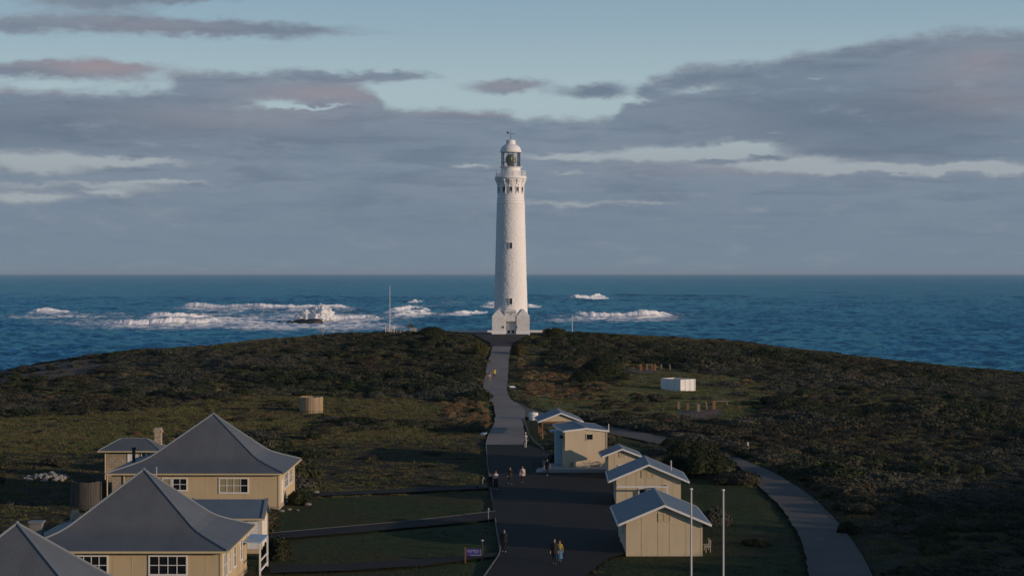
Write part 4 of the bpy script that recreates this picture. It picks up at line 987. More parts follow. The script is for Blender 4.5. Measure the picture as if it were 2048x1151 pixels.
for x in (8.4, 9.3, 10.1): b.box(x-.06, x+.06, 427, 427.12, z0-.4, z0+1.0)
b.box(8.34, 10.16, 426.94, 426.998, z0+.3, z0+.5)
tag(b.build('rail_fence', M['fence_white'], org=(9.3, 427, z0)), 'short white post and rail piece at the right end of the low wall', 'fence')
# flagpoles
for u, v, lb in ((1382.3, 975, 'white flagpole in front of the nearest shed, left of the pair'), (1446.4, 977, 'white flagpole on the lawn right of the nearest shed')):
    D = 125; x = (u-1024)/F*D; zt = ZC-(v-HZ)*D/F; zb = float(gz(np.array([x]), np.array([D*1.0]))[0])
    T = thing('flagpole', lb, 'flagpole', (x, D, zb), group='pair of white flagpoles')
    MB().tube((0, 0, -.2), (0, 0, zt-zb-.1), .068, .05, 12).build('pole', M['pole'], T, local=True)
    MB().lathe([(.1, zt-zb-.1), (.11, zt-zb-.06), (.11, zt-zb-.03), (.02, zt-zb)], 12).build('truck', M['fence_white'], T, local=True)
    MB().tube((.085, -.02, .6), (.075, -.02, zt-zb-.15), .008, n=4).build('halyard', M['galv'], T, local=True)
    MB().box(.05, .1, -.06, .06, 1.1, 1.2).build('cleat', M['dark'], T, local=True)
# purple sign
p = gp(947, 1122); T = thing('information_sign', 'small purple sign board on a brown post at the lawn edge', 'sign', p, math.radians(-4))
MB().box(-.66, -.56, -.05, .05, -.3, 1.2).build('post', M['brownwood'], T, local=True); MB().box(.58, .64, -.03, .03, -.3, 1.15).build('post', M['dark'], T, local=True)
bd = MB().box(-.55, .57, -.035, .0, .58, 1.08).build('board', mat('purple_sign', (.062, .056, .22), .5), T, local=True)
lt = mat("pale_lettering", (.34, .33, .5), .6)
for z, segs in ((.98, ((-.48, .34),)), (.88, ((-.45, -.1), (.0, .2), (.25, .42))), (.80, ((-.3, -.2), (.08, .3)))):
    for a, c_ in segs: MB().box(a, c_, -.041, -.036, z-.018, z+.018).build('lettering', lt, bd, local=True)
MB().box(-.25, .57, -.042, -.036, .58, .62).box(.53, .57, -.042, -.036, .6201, 1.05).build('border', lt, bd, local=True)
def bollard(u, v, h, lb, w=.12, cap=True):
    p = gp(u, v); T = thing('bollard_light', lb, 'bollard', p, group='dark bollards along the yard')
    MB().tube((0, 0, -.2), (0, 0, h), w/2, n=10).build('column', M['dark'], T, local=True)
    if cap: MB().lathe([(w*.3, h), (w*.3, h+.08), (w*1.1, h+.1), (w*1.1, h+.14), (.01, h+.17)], 14).build('cap', M['galv'], T, local=True)
bollard(964.5, 1112, 1.25, 'dark bollard light with a flat cap behind the purple sign'); bollard(954.5, 977, .6, 'short dark bollard at the left end of the yard by the faint path', .18, False)
# slanted interpretive panels
def panel(u, v, w, h, tilt, rz, lb):
    p = gp(u, v); T = thing('interpretive_panel', lb, 'sign', p, rz, 'slanted pale panels beside the road')
    b = MB().box(-w/2, w/2, -.28, .28, 0, .04); a = math.radians(tilt)
    b.xf(lambda x, y, z: (x, y*math.cos(a), y*math.sin(a)+z+h)).build('panel', M['fence_white'], T, local=True)
    MB().cbox(-w*.3, 0, h/2-.1, .06, .06, h).cbox(w*.3, 0, h/2-.1, .06, .06, h).build('leg', M['dark'], T, local=True)
panel(967, 877, .9, .75, 22, math.radians(-55), 'pale slanted panel left of the road where dark asphalt begins')
panel(975, 796, .7, .6, 25, math.radians(-35), 'small pale slanted panel at the left bend of the road')
panel(1024.5, 780, 1.05, .7, 20, math.radians(38), 'pale slanted panel on the grass verge right of the road')
p0 = gp(947.5, 768); p1 = gp(966, 768); b = MB()
for p in (p0, p0*.5+p1*.5, p1): b.cbox(p.x, p.y, p.z+.45, .1, .1, 1.3)
b.tube((p0.x, p0.y, p0.z+.75), (p1.x, p1.y, p1.z+.8), .04, n=6); tag(b.build('rail_fence', sw2, org=p0), 'short brown rail fence left of the upper road', 'fence')
for u, v, lb in ((953, 757, 'dark low post left of the road below the crest'), (965.5, 750, 'dark low post at the road edge opposite the pair of walkers'), (1029, 755, 'dark low post on the verge right of the upper road')):
    p = gp(u, v); b = MB().cbox(p.x, p.y, p.z+.3, .22, .2, 1.0).cbox(p.x, p.y, p.z+.83, .26, .24, .06); tag(b.build('marker_post', M['dark'], org=p), lb, 'post', 'dark low posts along the upper road')
p = gp(1496, 899); b = MB().cbox(p.x, p.y, p.z+.3, .16, .16, .9).cbox(p.x, p.y, p.z+.79, .2, .2, .08); tag(b.build('marker_post', M['fence_white'], org=p), 'small white marker post beside the top of the curved path', 'post')
# curved hoop rails at the lawn corners
def hoop(pts, lb):
    P = [gp(*q[:2])+Vector((0, 0, q[2])) for q in pts]; b = MB()
    for a, c_ in zip(P[:-1], P[1:]): b.tube(a, c_, .035, n=6)
    tag(b.build('hoop_rail', M['pale_conc'], org=P[0]), lb, 'rail')
hoop([(965, 968, -.1), (965.5, 967, .55), (967, 966, .8), (970, 966, .6)], 'thin pale bent rail on the grass at the upper left of the yard')
hoop([(977.5, 1039, .02), (976.5, 1035, .5), (976.5, 1029, .75), (978, 1024, .5), (979, 1022, .02)], 'thin pale hoop across the mouth of the dark garden path')
# bench and drain boxes by the nearest shed
p = gp(1411, 1098); T = thing('picnic_bench', 'pale slatted bench against the right side of the nearest shed', 'bench', p)
MB().box(-.1, .35, -.8, .8, .42, .48).build('seat', M['pale_conc'], T, local=True); MB().box(.30, .36, -.8, .8, .6, .72).box(.30, .36, -.8, .8, .8, .92).build('backrest', M['pale_conc'], T, local=True)
for y in (-.7, .7): MB().box(-.06, 0, y-.05, y+.05, -.2, .42).box(.28, .34, y-.05, y+.05, -.2, .95).build('leg', M['pale_conc'], T, local=True)
# pale rock heap
p = gp(82, 963); b = MB(); rn = random.Random(4)
for k in range(120):
    a = rn.uniform(0, 2*PI); r_ = math.sqrt(rn.random()); x = p.x+2.3*r_*math.cos(a); y = p.y+2.6+2.6*r_*math.sin(a); rr = rn.uniform(.10, .30)
    b.ball((x, y, float(base_z(x, y))+.05+.55*(1-r_**2)*rn.random()), rr, 7, 5, .75, .35, rn)
tag(b.build('rock_heap', painted('pale_limestone', (.27, .255, .23), .4, 2, .9), org=p), 'heap of pale broken stones on the dark grass at far left', 'rocks')
for k, (u, v, r_) in enumerate(((632, 982, .26), (616, 1008, .24), (595, 1018, .15), (578, 1016, .18), (563, 1020, .24))):
    p = gp(u, v); vv, q = lump_blob(p+Vector((0, 0, r_*.3)), r_, 60+k, (1.3, 1, .7), .3, 12, 8)
    tag(np_mesh('garden_stone', vv, q, M['conc']), ['pale stone at the far end of the bed beside the farthest cottage', 'upright pale stone halfway along the cottage bed edge', 'small stone near the corner of the cottage bed', 'stone lying by the front corner of the farthest cottage', 'larger stone under the front right corner of the farthest cottage'][k], 'stone', 'stones edging the bed by the farthest cottage')

# ------------------------------------------------------------------ people
_mc = {}
def cm(c, r=.85):
    k = (tuple(c), r)
    if k not in _mc: _mc[k] = painted('cloth_%d' % len(_mc), c, .15, 6, r)
    return _mc[k]
SKIN = (.42, .26, .19)
def skin_mesh(P, Ed, Rr, root, sub=1):
    me = bpy.data.meshes.new('body'); me.from_pydata(P, Ed, []); o = bpy.data.objects.new('tmp', me); COL.objects.link(o)
    o.modifiers.new('s', 'SKIN')
    for i, r in enumerate(Rr):
        sv = me.skin_vertices[0].data[i]; sv.radius = r if isinstance(r, tuple) else (r, r); sv.use_root = (i == root)
    sb = o.modifiers.new('d', 'SUBSURF'); sb.levels = sub
    bpy.context.view_layer.update()
    r = bpy.data.meshes.new_from_object(o.evaluated_get(bpy.context.evaluated_depsgraph_get()))
    bpy.data.objects.remove(o); bpy.data.meshes.remove(me); return r
def person(u, v, label, h=1.72, face=0.0, stride=.28, top=(.03, .03, .03), legs=(.02, .02, .025), shoes=(.4, .4, .4), hair=(.02, .015, .012), arms='swing', coat=None, skirt=None, strap=None, cap=None, bare_legs=False, sleeve=None, hairlen=.1, scarf=None):
    p = gp(u, v)
    if bool(road_mask(np.array([p.x]), np.array([p.y]))[0]): p.z = float(base_z(p.x, p.y))+.042
    T = thing('person', label, 'person', p, face)
    k = h/1.72; s = stride
    P = []; R = []; Ed = []
    def add(x, y, z, r, par=None):
        P.append((x*k, y*k, z*k)); R.append(tuple(q*k for q in r) if isinstance(r, tuple) else r*k)
        if par is not None: Ed.append((par, len(P)-1))
        return len(P)-1
    pel = add(0, 0, .93, (.155, .115)); wa = add(0, .01, 1.1, (.14, .105), pel); chh = add(0, 0, 1.3, (.17, .12), wa); nk0 = add(0, 0, 1.43, .085, chh); nk = add(0, -.01, 1.5, .052, nk0)
    hd0 = add(0, -.015, 1.57, (.068, .08), nk); hd1 = add(0, -.02, 1.645, (.076, .094), hd0); add(0, -.01, 1.70, (.05, .06), hd1)
    for sx in (-1, 1):
        f = -s*sx
        hp = add(.09*sx, 0, .86, .092, pel); kn = add(.10*sx, f*.45-.02, .50, .062, hp); an = add(.10*sx, f*.95+.04, .10, .043, kn); ht = add(.10*sx, f*.95-.03, .05, .042, an); add(.11*sx, f*.95-.15, .035, .032, ht)
        sh = add(.185*sx, 0, 1.39, .062, chh)
        if arms == 'camera' and sx == 1 or arms == 'both':
            el = add(.24*sx, -.08, 1.16, .045, sh); wr = add(.13*sx, -.26, 1.36, .034, el); d = Vector((-.3*sx, -.3, .8))
        elif arms == 'folded':
            el = add(.25*sx, .02, 1.13, .047, sh); wr = add(.05*sx, -.17, 1.10, .034, el); d = Vector((-.9*sx, -.2, .1))
        else:
            el = add(.25*sx, -f*.25+.02, 1.13, .045, sh); wr = add(.26*sx, -f*.6-.06, .89, .032, el); d = Vector((0, -.25-f*.3, -.9))
        d.normalize(); w0 = Vector(P[wr])/k; pm = w0+d*.075; pmi = add(*pm, (.036, .022), wr)
        sd = d.orthogonal().normalized()
        for q, (off, ln) in enumerate(((-.027, .065), (-.009, .078), (.009, .074), (.027, .058))):
            b0 = pm+d*.02+sd*off; m1 = add(*(b0+d*ln*.55), .0095, pmi); add(*(b0+d*ln+Vector((0, -.015, .006))), .008, m1)
        th0 = add(*(w0+d*.03-sd*.035), .011, wr); add(*(w0+d*.075-sd*.052), .009, th0)
    me = skin_mesh(P, Ed, R, pel)
    for m in (cm(SKIN, .6), cm(top), cm(legs), cm(shoes, .6), cm(sleeve or top)): me.materials.append(m)
    for pl in me.polygons:
        c = pl.center/k; i = 0
        if c.z < .085: i = 3
        elif abs(c.x) > .2 and .6 < c.z < 1.42: i = 4 if c.z > .9 or arms == 'both' else 0
        elif c.z < .98: i = 0 if (bare_legs and c.z < .55) else 2
        elif c.z < 1.46: i = 1
        pl.material_index = i
    me.polygons.foreach_set('use_smooth', [True]*len(me.polygons))
    bo = bpy.data.objects.new('body', me); link(bo, T); WL[bo] = Vector((0, 0, 0))
    b = MB(); b.ball((0, .012*k, 1.655*k), .098*k, 14, 9, 1.05)
    b.xf(lambda x, y, z: (x, y if (y > -.055*k or z > 1.70*k) else -.055*k, z))
    if hairlen > .1: b.cbox(0, .075*k, (1.62-hairlen/2)*k, .17*k, .06*k, hairlen*k)
    b.build('hair', cm(hair, .5), T, local=True, smooth=True)
    b = MB().tube((0, -.10*k, 1.635*k), (0, -.128*k, 1.612*k), .012*k, .016*k, 6)
    for sx in (-1, 1): b.ball((sx*.083*k, 0, 1.63*k), .022*k, 6, 5)
    b.build('nose_and_ears', cm(SKIN, .6), T, local=True)
    b = MB()
    for sx in (-1, 1): b.ball((sx*.032*k, -.105*k, 1.652*k), .011*k, 6, 4)
    b.box(-.025*k, .025*k, -.108*k, -.098*k, 1.583*k, 1.592*k); b.build('eyes_and_mouth', cm((.05, .02, .02)), T, local=True)
    def sleeve_shell(prof, col, nm, sq=.72):
        b = MB().lathe([(r*k, z*k) for r, z in prof], 20, close=False); b.xf(lambda x, y, z: (x*(1+.05*math.sin(z*40)), y*sq, z)); return b.build(nm, cm(col), T, local=True, smooth=True)
    if coat: sleeve_shell([(.235, .74), (.225, .95), (.205, 1.1), (.215, 1.3), (.19, 1.41), (.09, 1.47)], coat, 'jacket')
    if skirt: sleeve_shell([(.26, .28), (.24, .5), (.2, .8), (.155, 1.02)], skirt, 'skirt', .85)
    if scarf: sleeve_shell([(.19, 1.22), (.20, 1.34), (.15, 1.44), (.08, 1.5)], scarf, 'scarf', .8)
    if strap: MB().hull8([(-.19*k,-.165*k,1.36*k),(-.13*k,-.17*k,1.40*k),(.2*k,-.19*k,.98*k),(.2*k,-.18*k,.9*k)], [(-.19*k,-.175*k,1.36*k),(-.13*k,-.18*k,1.40*k),(.2*k,-.2*k,.98*k),(.2*k,-.19*k,.9*k)]).build('bag_strap', cm(strap), T, local=True)
    if cap: MB().lathe([(.108*k, 1.665*k), (.105*k, 1.72*k), (.06*k, 1.77*k), (.01*k, 1.78*k)], 16).hull8([(-.07*k,-.1*k,1.668*k),(.07*k,-.1*k,1.668*k),(.05*k,-.19*k,1.655*k),(-.05*k,-.19*k,1.655*k)][::-1], [(-.07*k,-.1*k,1.685*k),(.07*k,-.1*k,1.685*k),(.05*k,-.19*k,1.668*k),(-.05*k,-.19*k,1.668*k)][::-1]).build('cap', cm(cap), T, local=True)
    return T
person(979, 762.5, 'walker in pale pink top and bare legs, left of the pair on the upper road', 1.7, .2, .25, top=(.5, .33, .28), legs=(.45, .25, .19), bare_legs=True, shoes=(.5, .45, .42), hairlen=.35, scarf=(.05, .04, .04))
person(988.6, 755.5, 'walker in bright yellow top with dark hair, right of the pair on the upper road', 1.68, PI*.95, .3, top=(.55, .45, .08), legs=(.05, .05, .07), shoes=(.1, .1, .1), coat=(.55, .45, .08))
person(1051, 895, 'person in pale jacket, pale trousers and white cap where the grey road ends', 1.78, -.1, .34, top=(.45, .46, .46), legs=(.48, .49, .49), shoes=(.5, .5, .5), cap=(.6, .6, .6), strap=(.05, .05, .05), sleeve=(.12, .12, .13))
person(980.8, 978, 'person all in black crouched forward at the left kerb of the yard', 1.5, .4, .2, top=(.02, .02, .022), legs=(.018, .018, .02), coat=(.018, .018, .02), arms='folded', skirt=(.018, .018, .02))
person(991.5, 979, 'person in white top and long dark skirt with long dark hair beside the left kerb', 1.85, .1, .2, top=(.6, .54, .52), legs=(.03, .02, .022), shoes=(.5, .48, .46), skirt=(.022, .015, .017), hairlen=.35, arms='folded', strap=(.22, .05, .05), sleeve=(.3, .25, .24))
person(1020, 968.5, 'person dressed in black raising a hand to the face, mid yard', 1.72, .15, .3, top=(.02, .02, .022), legs=(.015, .015, .018), shoes=(.42, .42, .42), coat=(.02, .02, .022), arms='camera')
person(1045, 966, 'person in cream jacket with a dark red strap across the chest', 1.72, -.05, .2, top=(.52, .44, .38), legs=(.02, .025, .022), shoes=(.2, .2, .2), coat=(.52, .44, .38), strap=(.16, .03, .02))
person(1094.5, 951, 'person in black vest with pale sleeves at the corner of the platform', 1.74, -.35, .3, top=(.012, .012, .014), legs=(.02, .02, .024), shoes=(.35, .33, .32), coat=(.012, .012, .014), sleeve=(.30, .30, .30))
person(1008.3, 1104, 'person in black with white shoes alone near the bend of the pale kerb', 1.72, .05, .1, top=(.011, .011, .012), legs=(.010, .010, .011), shoes=(.6, .6, .6), coat=(.011, .011, .012), arms='folded', hairlen=.2)
person(1109, 1129, 'tall person in dark clothes, left of the close pair at the bottom', 1.88, -.15, .12, top=(.02, .022, .02), legs=(.018, .022, .02), shoes=(.12, .11, .1), coat=(.02, .022, .02))
person(1119.2, 1124, 'person in yellow top and blue skirt with reddish hair, right of the close pair', 1.58, -.2, .12, top=(.42, .32, .04), legs=(.05, .13, .24), shoes=(.1, .1, .12), skirt=(.06, .16, .27), hair=(.12, .03, .02), hairlen=.3, strap=(.3, .3, .32))

# ------------------------------------------------------------------ plants
def leaf_mat(name, cols, rough=.75, obj_rand=True):
    m = mat(name, cols[0], rough, 0, .15); t = NT(m); p = t.pos()
    n1 = t.noise(p, .045, 5, .6, .5); n2 = t.noise(p, .35, 4, .6); oi = t.n('ShaderNodeObjectInfo').outputs['Random']
    f = t.math('ADD', t.math('MULTIPLY', n1, .9), t.math('MULTIPLY', t.math('SUBTRACT', oi, .5), .55 if obj_rand else 0))
    c = t.mix(t.ss(f, .34, .43), cols[0], cols[1]); c = t.mix(t.ss(f, .45, .52), c, cols[2]); c = t.mix(t.ss(f, .53, .62), c, cols[3])
    lv = t.attr('leafv')
    c = t.mix(t.math('MULTIPLY', lv, .14), c, tuple(min(1, a*2.1+.006) for a in cols[1]))
    c = t.mix(t.math('MULTIPLY', t.ss(n2, .5, .8), .35), c, (.035, .022, .012))
    t.col(c); return m
heath_m = leaf_mat('heath_leaves', [(.022, .030, .013), (.037, .046, .017), (.058, .062, .033), (.062, .054, .034)])
red_m = leaf_mat('russet_scrub', [(.160, .092, .045), (.190, .115, .058), (.140, .115, .052), (.180, .150, .070)])
grass_m = leaf_mat('dry_grass_blades', [(.090, .104, .036), (.120, .118, .046), (.140, .118, .056), (.105, .082, .044)])
shrub_m = leaf_mat('shrub_leaves', [(.016, .024, .010), (.022, .030, .012), (.030, .036, .016), (.036, .034, .018)], obj_rand=False)
yel_m = leaf_mat('olive_leaves', [(.040, .045, .014), (.060, .058, .018), (.070, .056, .022), (.055, .04, .02)], obj_rand=False)
pale_m = leaf_mat('grey_leaves', [(.045, .050, .038), (.06, .064, .048), (.07, .068, .052), (.05, .048, .036)], obj_rand=False)
def bush_arrays(seed, nleaf, rx=1., rz=.62, lumps=7, leaf=.17, core=True, ry=None):
    r = np.random.default_rng(seed); ry = ry or rx
    L = [(0, 0, .12*rz, rx*.72, rz*.85)]
    for _ in range(lumps):
        a = r.uniform(0, 2*PI); d = r.uniform(.25, .72); s_ = r.uniform(.28, .5)
        L.append((d*rx*math.cos(a), d*ry*math.sin(a), rz*r.uniform(.05, .45), rx*s_, rz*s_*1.15))
    V = []; Q = []; lv = []
    per = np.array([q[3]**2 for q in L]); per = per/per.sum()
    for (cx, cy, cz, a, b_), w in zip(L, per):
        n = int(nleaf*w)+4
        d = r.normal(size=(n, 3)); d[:, 2] = np.abs(d[:, 2])*.9-.15; d /= np.linalg.norm(d, axis=1)[:, None]
        rad = r.uniform(.78, 1.10, n)[:, None]
        c = np.array([cx, cy, cz])+d*rad*np.array([a, a, b_])
        nn = d+r.normal(size=(n, 3))*.55; nn /= np.linalg.norm(nn, axis=1)[:, None]
        t1 = np.cross(nn, r.normal(size=(n, 3))); t1 /= np.linalg.norm(t1, axis=1)[:, None]; t2 = np.cross(nn, t1)
        s1 = (leaf*r.uniform(.6, 1.3, n))[:, None]; s2 = s1*.6
        k0 = sum(len(v) for v in V)
        V.append(np.stack([c-t1*s1, c-t2*s2, c+t1*s1, c+t2*s2], 1).reshape(-1, 3))
        Q.append(np.arange(4*n).reshape(-1, 4)+k0); lv.append(np.repeat(r.random(n)**2, 4))
    if core:
        for cx, cy, cz, a, b_ in L:
            k0 = sum(len(v) for v in V); n, m = 10, 6
            th = np.linspace(0, 2*PI, n, endpoint=False)[None]; ph = np.linspace(.05, PI*.62, m)[:, None]
            P = np.stack([cx+.82*a*np.sin(ph)*np.cos(th), cy+.82*a*np.sin(ph)*np.sin(th), cz+.82*b_*np.cos(ph)+0*th], -1).reshape(-1, 3)
            V.append(P); Q.append(grid_quads(m, n, True)+k0); lv.append(np.zeros(len(P)))
    return np.concatenate(V), np.concatenate(Q), np.concatenate(lv)
def proto(name, V, Q, lv, m, coll):
    o = np_mesh(name, V, Q, m, smooth=False, attrs={'leafv': lv}); COL.objects.unlink(o); coll.objects.link(o); return o
def tuft_arrays(seed, n=80, r0=.6, h=.32):
    r = np.random.default_rng(seed); a = r.uniform(0, 2*PI, n); d = np.sqrt(r.random(n))*r0; c = np.stack([d*np.cos(a), d*np.sin(a), np.full(n, -.05)], 1)
    b = r.uniform(0, 2*PI, n); hh = h*r.uniform(.4, 1.2, n); ln = r.uniform(.05, .4, n)*hh*1.3; w = r.uniform(.015, .035, n)
    tip = c+np.stack([ln*np.cos(b), ln*np.sin(b), hh], 1); sd = np.stack([-np.sin(b), np.cos(b), 0*b], 1)*w[:, None]
    V = np.stack([c-sd, c+sd, tip+sd*.4, tip-sd*.4], 1).reshape(-1, 3); return V, np.arange(4*n).reshape(-1, 4), np.repeat(r.random(n)**2, 4)
def scatter(name, label, cat, coll, X_, Y_, S_, SZ_, idx):
    Zs = gz(X_, Y_)-.05; n = len(X_)
    me = bpy.data.meshes.new(name); me.vertices.add(n); me.vertices.foreach_set('co', np.stack([X_, Y_, Zs], 1).astype(np.float32).ravel())
    def av(nm, ty, val):
        at = me.attributes.new(nm, ty, 'POINT'); at.data.foreach_set('vector' if ty == 'FLOAT_VECTOR' else 'value', val)
    av('scl', 'FLOAT_VECTOR', np.stack([S_, S_, SZ_], 1).astype(np.float32).ravel())
    r = np.random.default_rng(n); av('rot', 'FLOAT_VECTOR', np.stack([r.normal(0, .06, n), r.normal(0, .06, n), r.uniform(0, 2*PI, n)], 1).astype(np.float32).ravel())
    av('pick', 'INT', idx.astype(np.int32))
    o = bpy.data.objects.new(name, me); link(o); tag(o, label, cat, kind='stuff')
    g = bpy.data.node_groups.new(name+'_nodes', 'GeometryNodeTree')
    g.interface.new_socket('Geometry', in_out='INPUT', socket_type='NodeSocketGeometry'); g.interface.new_socket('Geometry', in_out='OUTPUT', socket_type='NodeSocketGeometry')
    N = g.nodes; gi = N.new('NodeGroupInput'); go = N.new('NodeGroupOutput'); ip = N.new('GeometryNodeInstanceOnPoints'); ci = N.new('GeometryNodeCollectionInfo')
    ci.inputs['Collection'].default_value = coll; ci.inputs['Separate Children'].default_value = True; ci.inputs['Reset Children'].default_value = True
    ip.inputs['Pick Instance'].default_value = True
    def na(nm, ty):
        q = N.new('GeometryNodeInputNamedAttribute'); q.data_type = ty; q.inputs['Name'].default_value = nm; return q.outputs['Attribute']
    L = g.links
    L.new(gi.outputs[0], ip.inputs['Points']); L.new(ci.outputs[0], ip.inputs['Instance']); L.new(na('pick', 'INT'), ip.inputs['Instance Index'])
    e2r = N.new('FunctionNodeEulerToRotation'); L.new(na('rot', 'FLOAT_VECTOR'), e2r.inputs[0]); L.new(e2r.outputs[0], ip.inputs['Rotation'])
    L.new(na('scl', 'FLOAT_VECTOR'), ip.inputs['Scale']); L.new(ip.outputs[0], go.inputs[0])
    md = o.modifiers.new('scatter', 'NODES'); md.node_group = g
    return o
C1 = bpy.data.collections.new('heath_kinds'); C2 = bpy.data.collections.new('russet_kinds')
heath_g = leaf_mat('grey_heath_leaves', [(.040, .044, .030), (.062, .064, .042), (.080, .078, .056), (.070, .064, .046)])
heath_b = leaf_mat('brown_heath_leaves', [(.034, .031, .018), (.050, .043, .025), (.064, .053, .032), (.052, .051, .028)])
C3 = bpy.data.collections.new('grass_kinds')
for k in range(8): proto('heath_bush', *bush_arrays(100+k, 1100, 1, .5+.06*(k % 3), 5+k % 4, .075), heath_m, C1)
for k in range(3): proto('heath_bush', *bush_arrays(120+k, 800, 1, .42, 6, .07), heath_g, C1)
for k in range(3): proto('heath_bush', *bush_arrays(130+k, 800, 1, .40, 7, .07), heath_b, C1)
for k in range(4): proto('russet_bush', *bush_arrays(200+k, 700, 1, .5, 6, .08), red_m, C2)
for k in range(5): proto('grass_tuft', *tuft_arrays(300+k), grass_m, C3)
def cand(n, seed, y0=138, y1=450, wide=1.0):
    r = np.random.default_rng(seed); y = np.sqrt(r.uniform(y0**2, y1**2, n)); x = y*r.uniform(-.272*wide, .272*wide, n); return x, y, r
x, y, r = cand(62000, 21)
lawn_, dry_, red_, rough_, bare_ = (reg(x, y, q) for q in (R_LAWN, R_DRY, R_RED, R_ROUGH, R_BARE))
clump = fbm(x*.06, y*.045, 41, 4)
dens = np.where(clump > .48, .92, np.where(clump > .42, .45, .16))
dens = np.where(dry_, np.where(clump > .56, .30, .04)*np.where(reg(x, y, R_DRY[1:]), .35, 1), dens); dens = np.where(rough_, .010, dens); dens = np.where(lawn_, 0, dens); dens = np.where(bare_, .06, dens); dens = np.where(red_, .10, dens)
road2 = road_mask(x, y, 1.7)
for q in (1.5, 3, 4.5, 6, 7.5): road2 |= in_poly(x-q, y, ROADPOLY['road'])
road2 |= in_poly(x-2.6, y, ROADPOLY['curve'])
apn = in_poly(x, y+1.5, APRON)|in_poly(x, y-1.2, APRON)
ok = (r.random(len(x)) < dens) & ~road2 & ~apn & ~foot_mask(x, y, 1.3) & (y < 445-np.abs(x)*.05)
# strip of open verge along the road and open ground round the things on the slopes
for u, v, rr_ in ((622,825,3.5),(177,1013,3.5),(1355,783,8.5),(1340,790,5),(1395,816,8),(1300,741,7),(82,955,4),(1067,836,3),(1496,899,1.5),(1087,795,2)):
    q = ground(u, v); ok &= (x-q[0])**2+((y-q[1])*.6)**2 > rr_**2
for q in ((-26,427,2.2),(-23.5,426,2.2),(-20.6,425.5,2.4)): ok &= (x-q[0])**2+(y-q[1])**2 > q[2]**2
x, y, clump_, dry__ = x[ok], y[ok], clump[ok], dry_[ok]
n = len(x); s = (.45+.75*r.random(n)+1.25*r.random(n)**5)*(1+.7*np.clip(clump_-.5, 0, .3)/.3)*(.8+.5*fbm(x*.2, y*.2, 77)); s = np.where(dry__, s*.75, s)
s = s*np.where(y > 412, .58, 1)
sz = s*r.uniform(.55, 1.0, n)*np.where(y > 415, .75, 1)
kn = fbm(x*.05+9, y*.04, 91, 4)+(r.random(n)-.5)*.09; kb_ = fbm(x*.04+40, y*.03, 95, 4)+(r.random(n)-.5)*.09
idx = np.where(kn > .55, 8+r.integers(0, 3, n), np.where(kb_ > .59, 11+r.integers(0, 3, n), r.integers(0, 8, n)))
scatter('coastal_heath', 'dense dark coastal heath covering the slopes', 'heath', C1, x, y, s, sz, idx)
# unseen heath added on the rise behind to roughen its shade on the yard
r = np.random.default_rng(5); xb = r.uniform(-60, 330, 9000); yb = r.uniform(-160, 260, 9000); sa = math.radians(SUN_AZ); pb = xb*math.sin(sa)+yb*math.cos(sa)
kb = (pb > 10) & (pb < 95) & (np.abs(xb) > .34*yb) & ((xb**2+yb**2) > 45**2); xb, yb = xb[kb], yb[kb]; n = len(xb)
scatter('shading_scrub', 'unseen scrub on the shade-casting rise off to the right', 'heath', C1, xb, yb, r.uniform(.8, 1.9, n), r.uniform(.8, 2.2, n), r.integers(0, 8, n))
x, y, r = cand(48000, 22, 190, 400)
red_ = reg(x, y, R_RED); dry_ = reg(x, y, R_DRY); cl = fbm(x*.1, y*.07, 51, 4)
ok = ((red_ & (r.random(len(x)) < .8)) | (dry_ & (cl > .58) & (r.random(len(x)) < .07)) | (~red_ & ~dry_ & ~reg(x, y, R_LAWN) & ~reg(x, y, R_ROUGH) & (cl > .66) & (r.random(len(x)) < .14))) & ~road_mask(x, y, 1.0) & ~foot_mask(x, y, 1)
x, y = x[ok], y[ok]; n = len(x); s = r.uniform(.45, 1.0, n)
scatter('russet_scrub', 'low russet scrub beside the road', 'scrub', C2, x, y, s, s*r.uniform(.6, 1.1, n), r.integers(0, 4, n))
x, y, r = cand(150000, 23, 138, 430)
dry_ = reg(x, y, R_DRY)|reg(x, y, R_RED); rough_ = reg(x, y, R_ROUGH); lawn_ = reg(x, y, R_LAWN)
dens = np.where(reg(x, y, R_RED), .25, np.where(reg(x, y, R_DRY[1:]), .28, np.where(dry_, .8, np.where(rough_, .35, np.where(lawn_, .0, .22)))))*(.35+1.1*fbm(x*.12, y*.08, 61, 4))
ok = (r.random(len(x)) < dens) & ~road_mask(x, y, .5) & ~foot_mask(x, y, .4) & ~reg(x, y, R_BARE); x, y, rg_ = x[ok], y[ok], rough_[ok]; n = len(x)
ex, ey, es = [], [], []
for k_, w_ in (('road', 1), ('branch', 1), ('curve', 1), ('path1', .5), ('path0', .5), ('path2', .5)):
    for E_ in ROADS[k_]:
        P = resample(E_, int(len(E_)*70)); m_ = len(P); ex.append(P[:, 0]+r.normal(0, .22*w_, m_)); ey.append(P[:, 1]+r.normal(0, .22, m_)); es.append(r.uniform(.15, .5, m_)*w_)
ex, ey, es = map(np.concatenate, (ex, ey, es)); kk = ~in_poly(ex, ey, ROADPOLY['yard']); ex, ey, es = ex[kk], ey[kk], es[kk]
V_, Q_, lv_ = tuft_arrays(320, 60, .6, .3); C4 = bpy.data.collections.new('lawn_kinds')
lawn_m = leaf_mat('lawn_blades', [(.030, .052, .018), (.036, .060, .020), (.046, .058, .022), (.052, .052, .024)])
for k_ in range(3): proto('lawn_tuft', *tuft_arrays(320+k_, 70, .7, .3), lawn_m, C4)
lx, ly, lr = cand(60000, 29, 138, 262); kl = reg(lx, ly, R_LAWN) & ~road_mask(lx, ly, .25) & ~foot_mask(lx, ly, .2) & (lr.random(len(lx)) < .25+.9*fbm(lx*.3, ly*.2, 71, 3)); lx, ly = lx[kl], ly[kl]
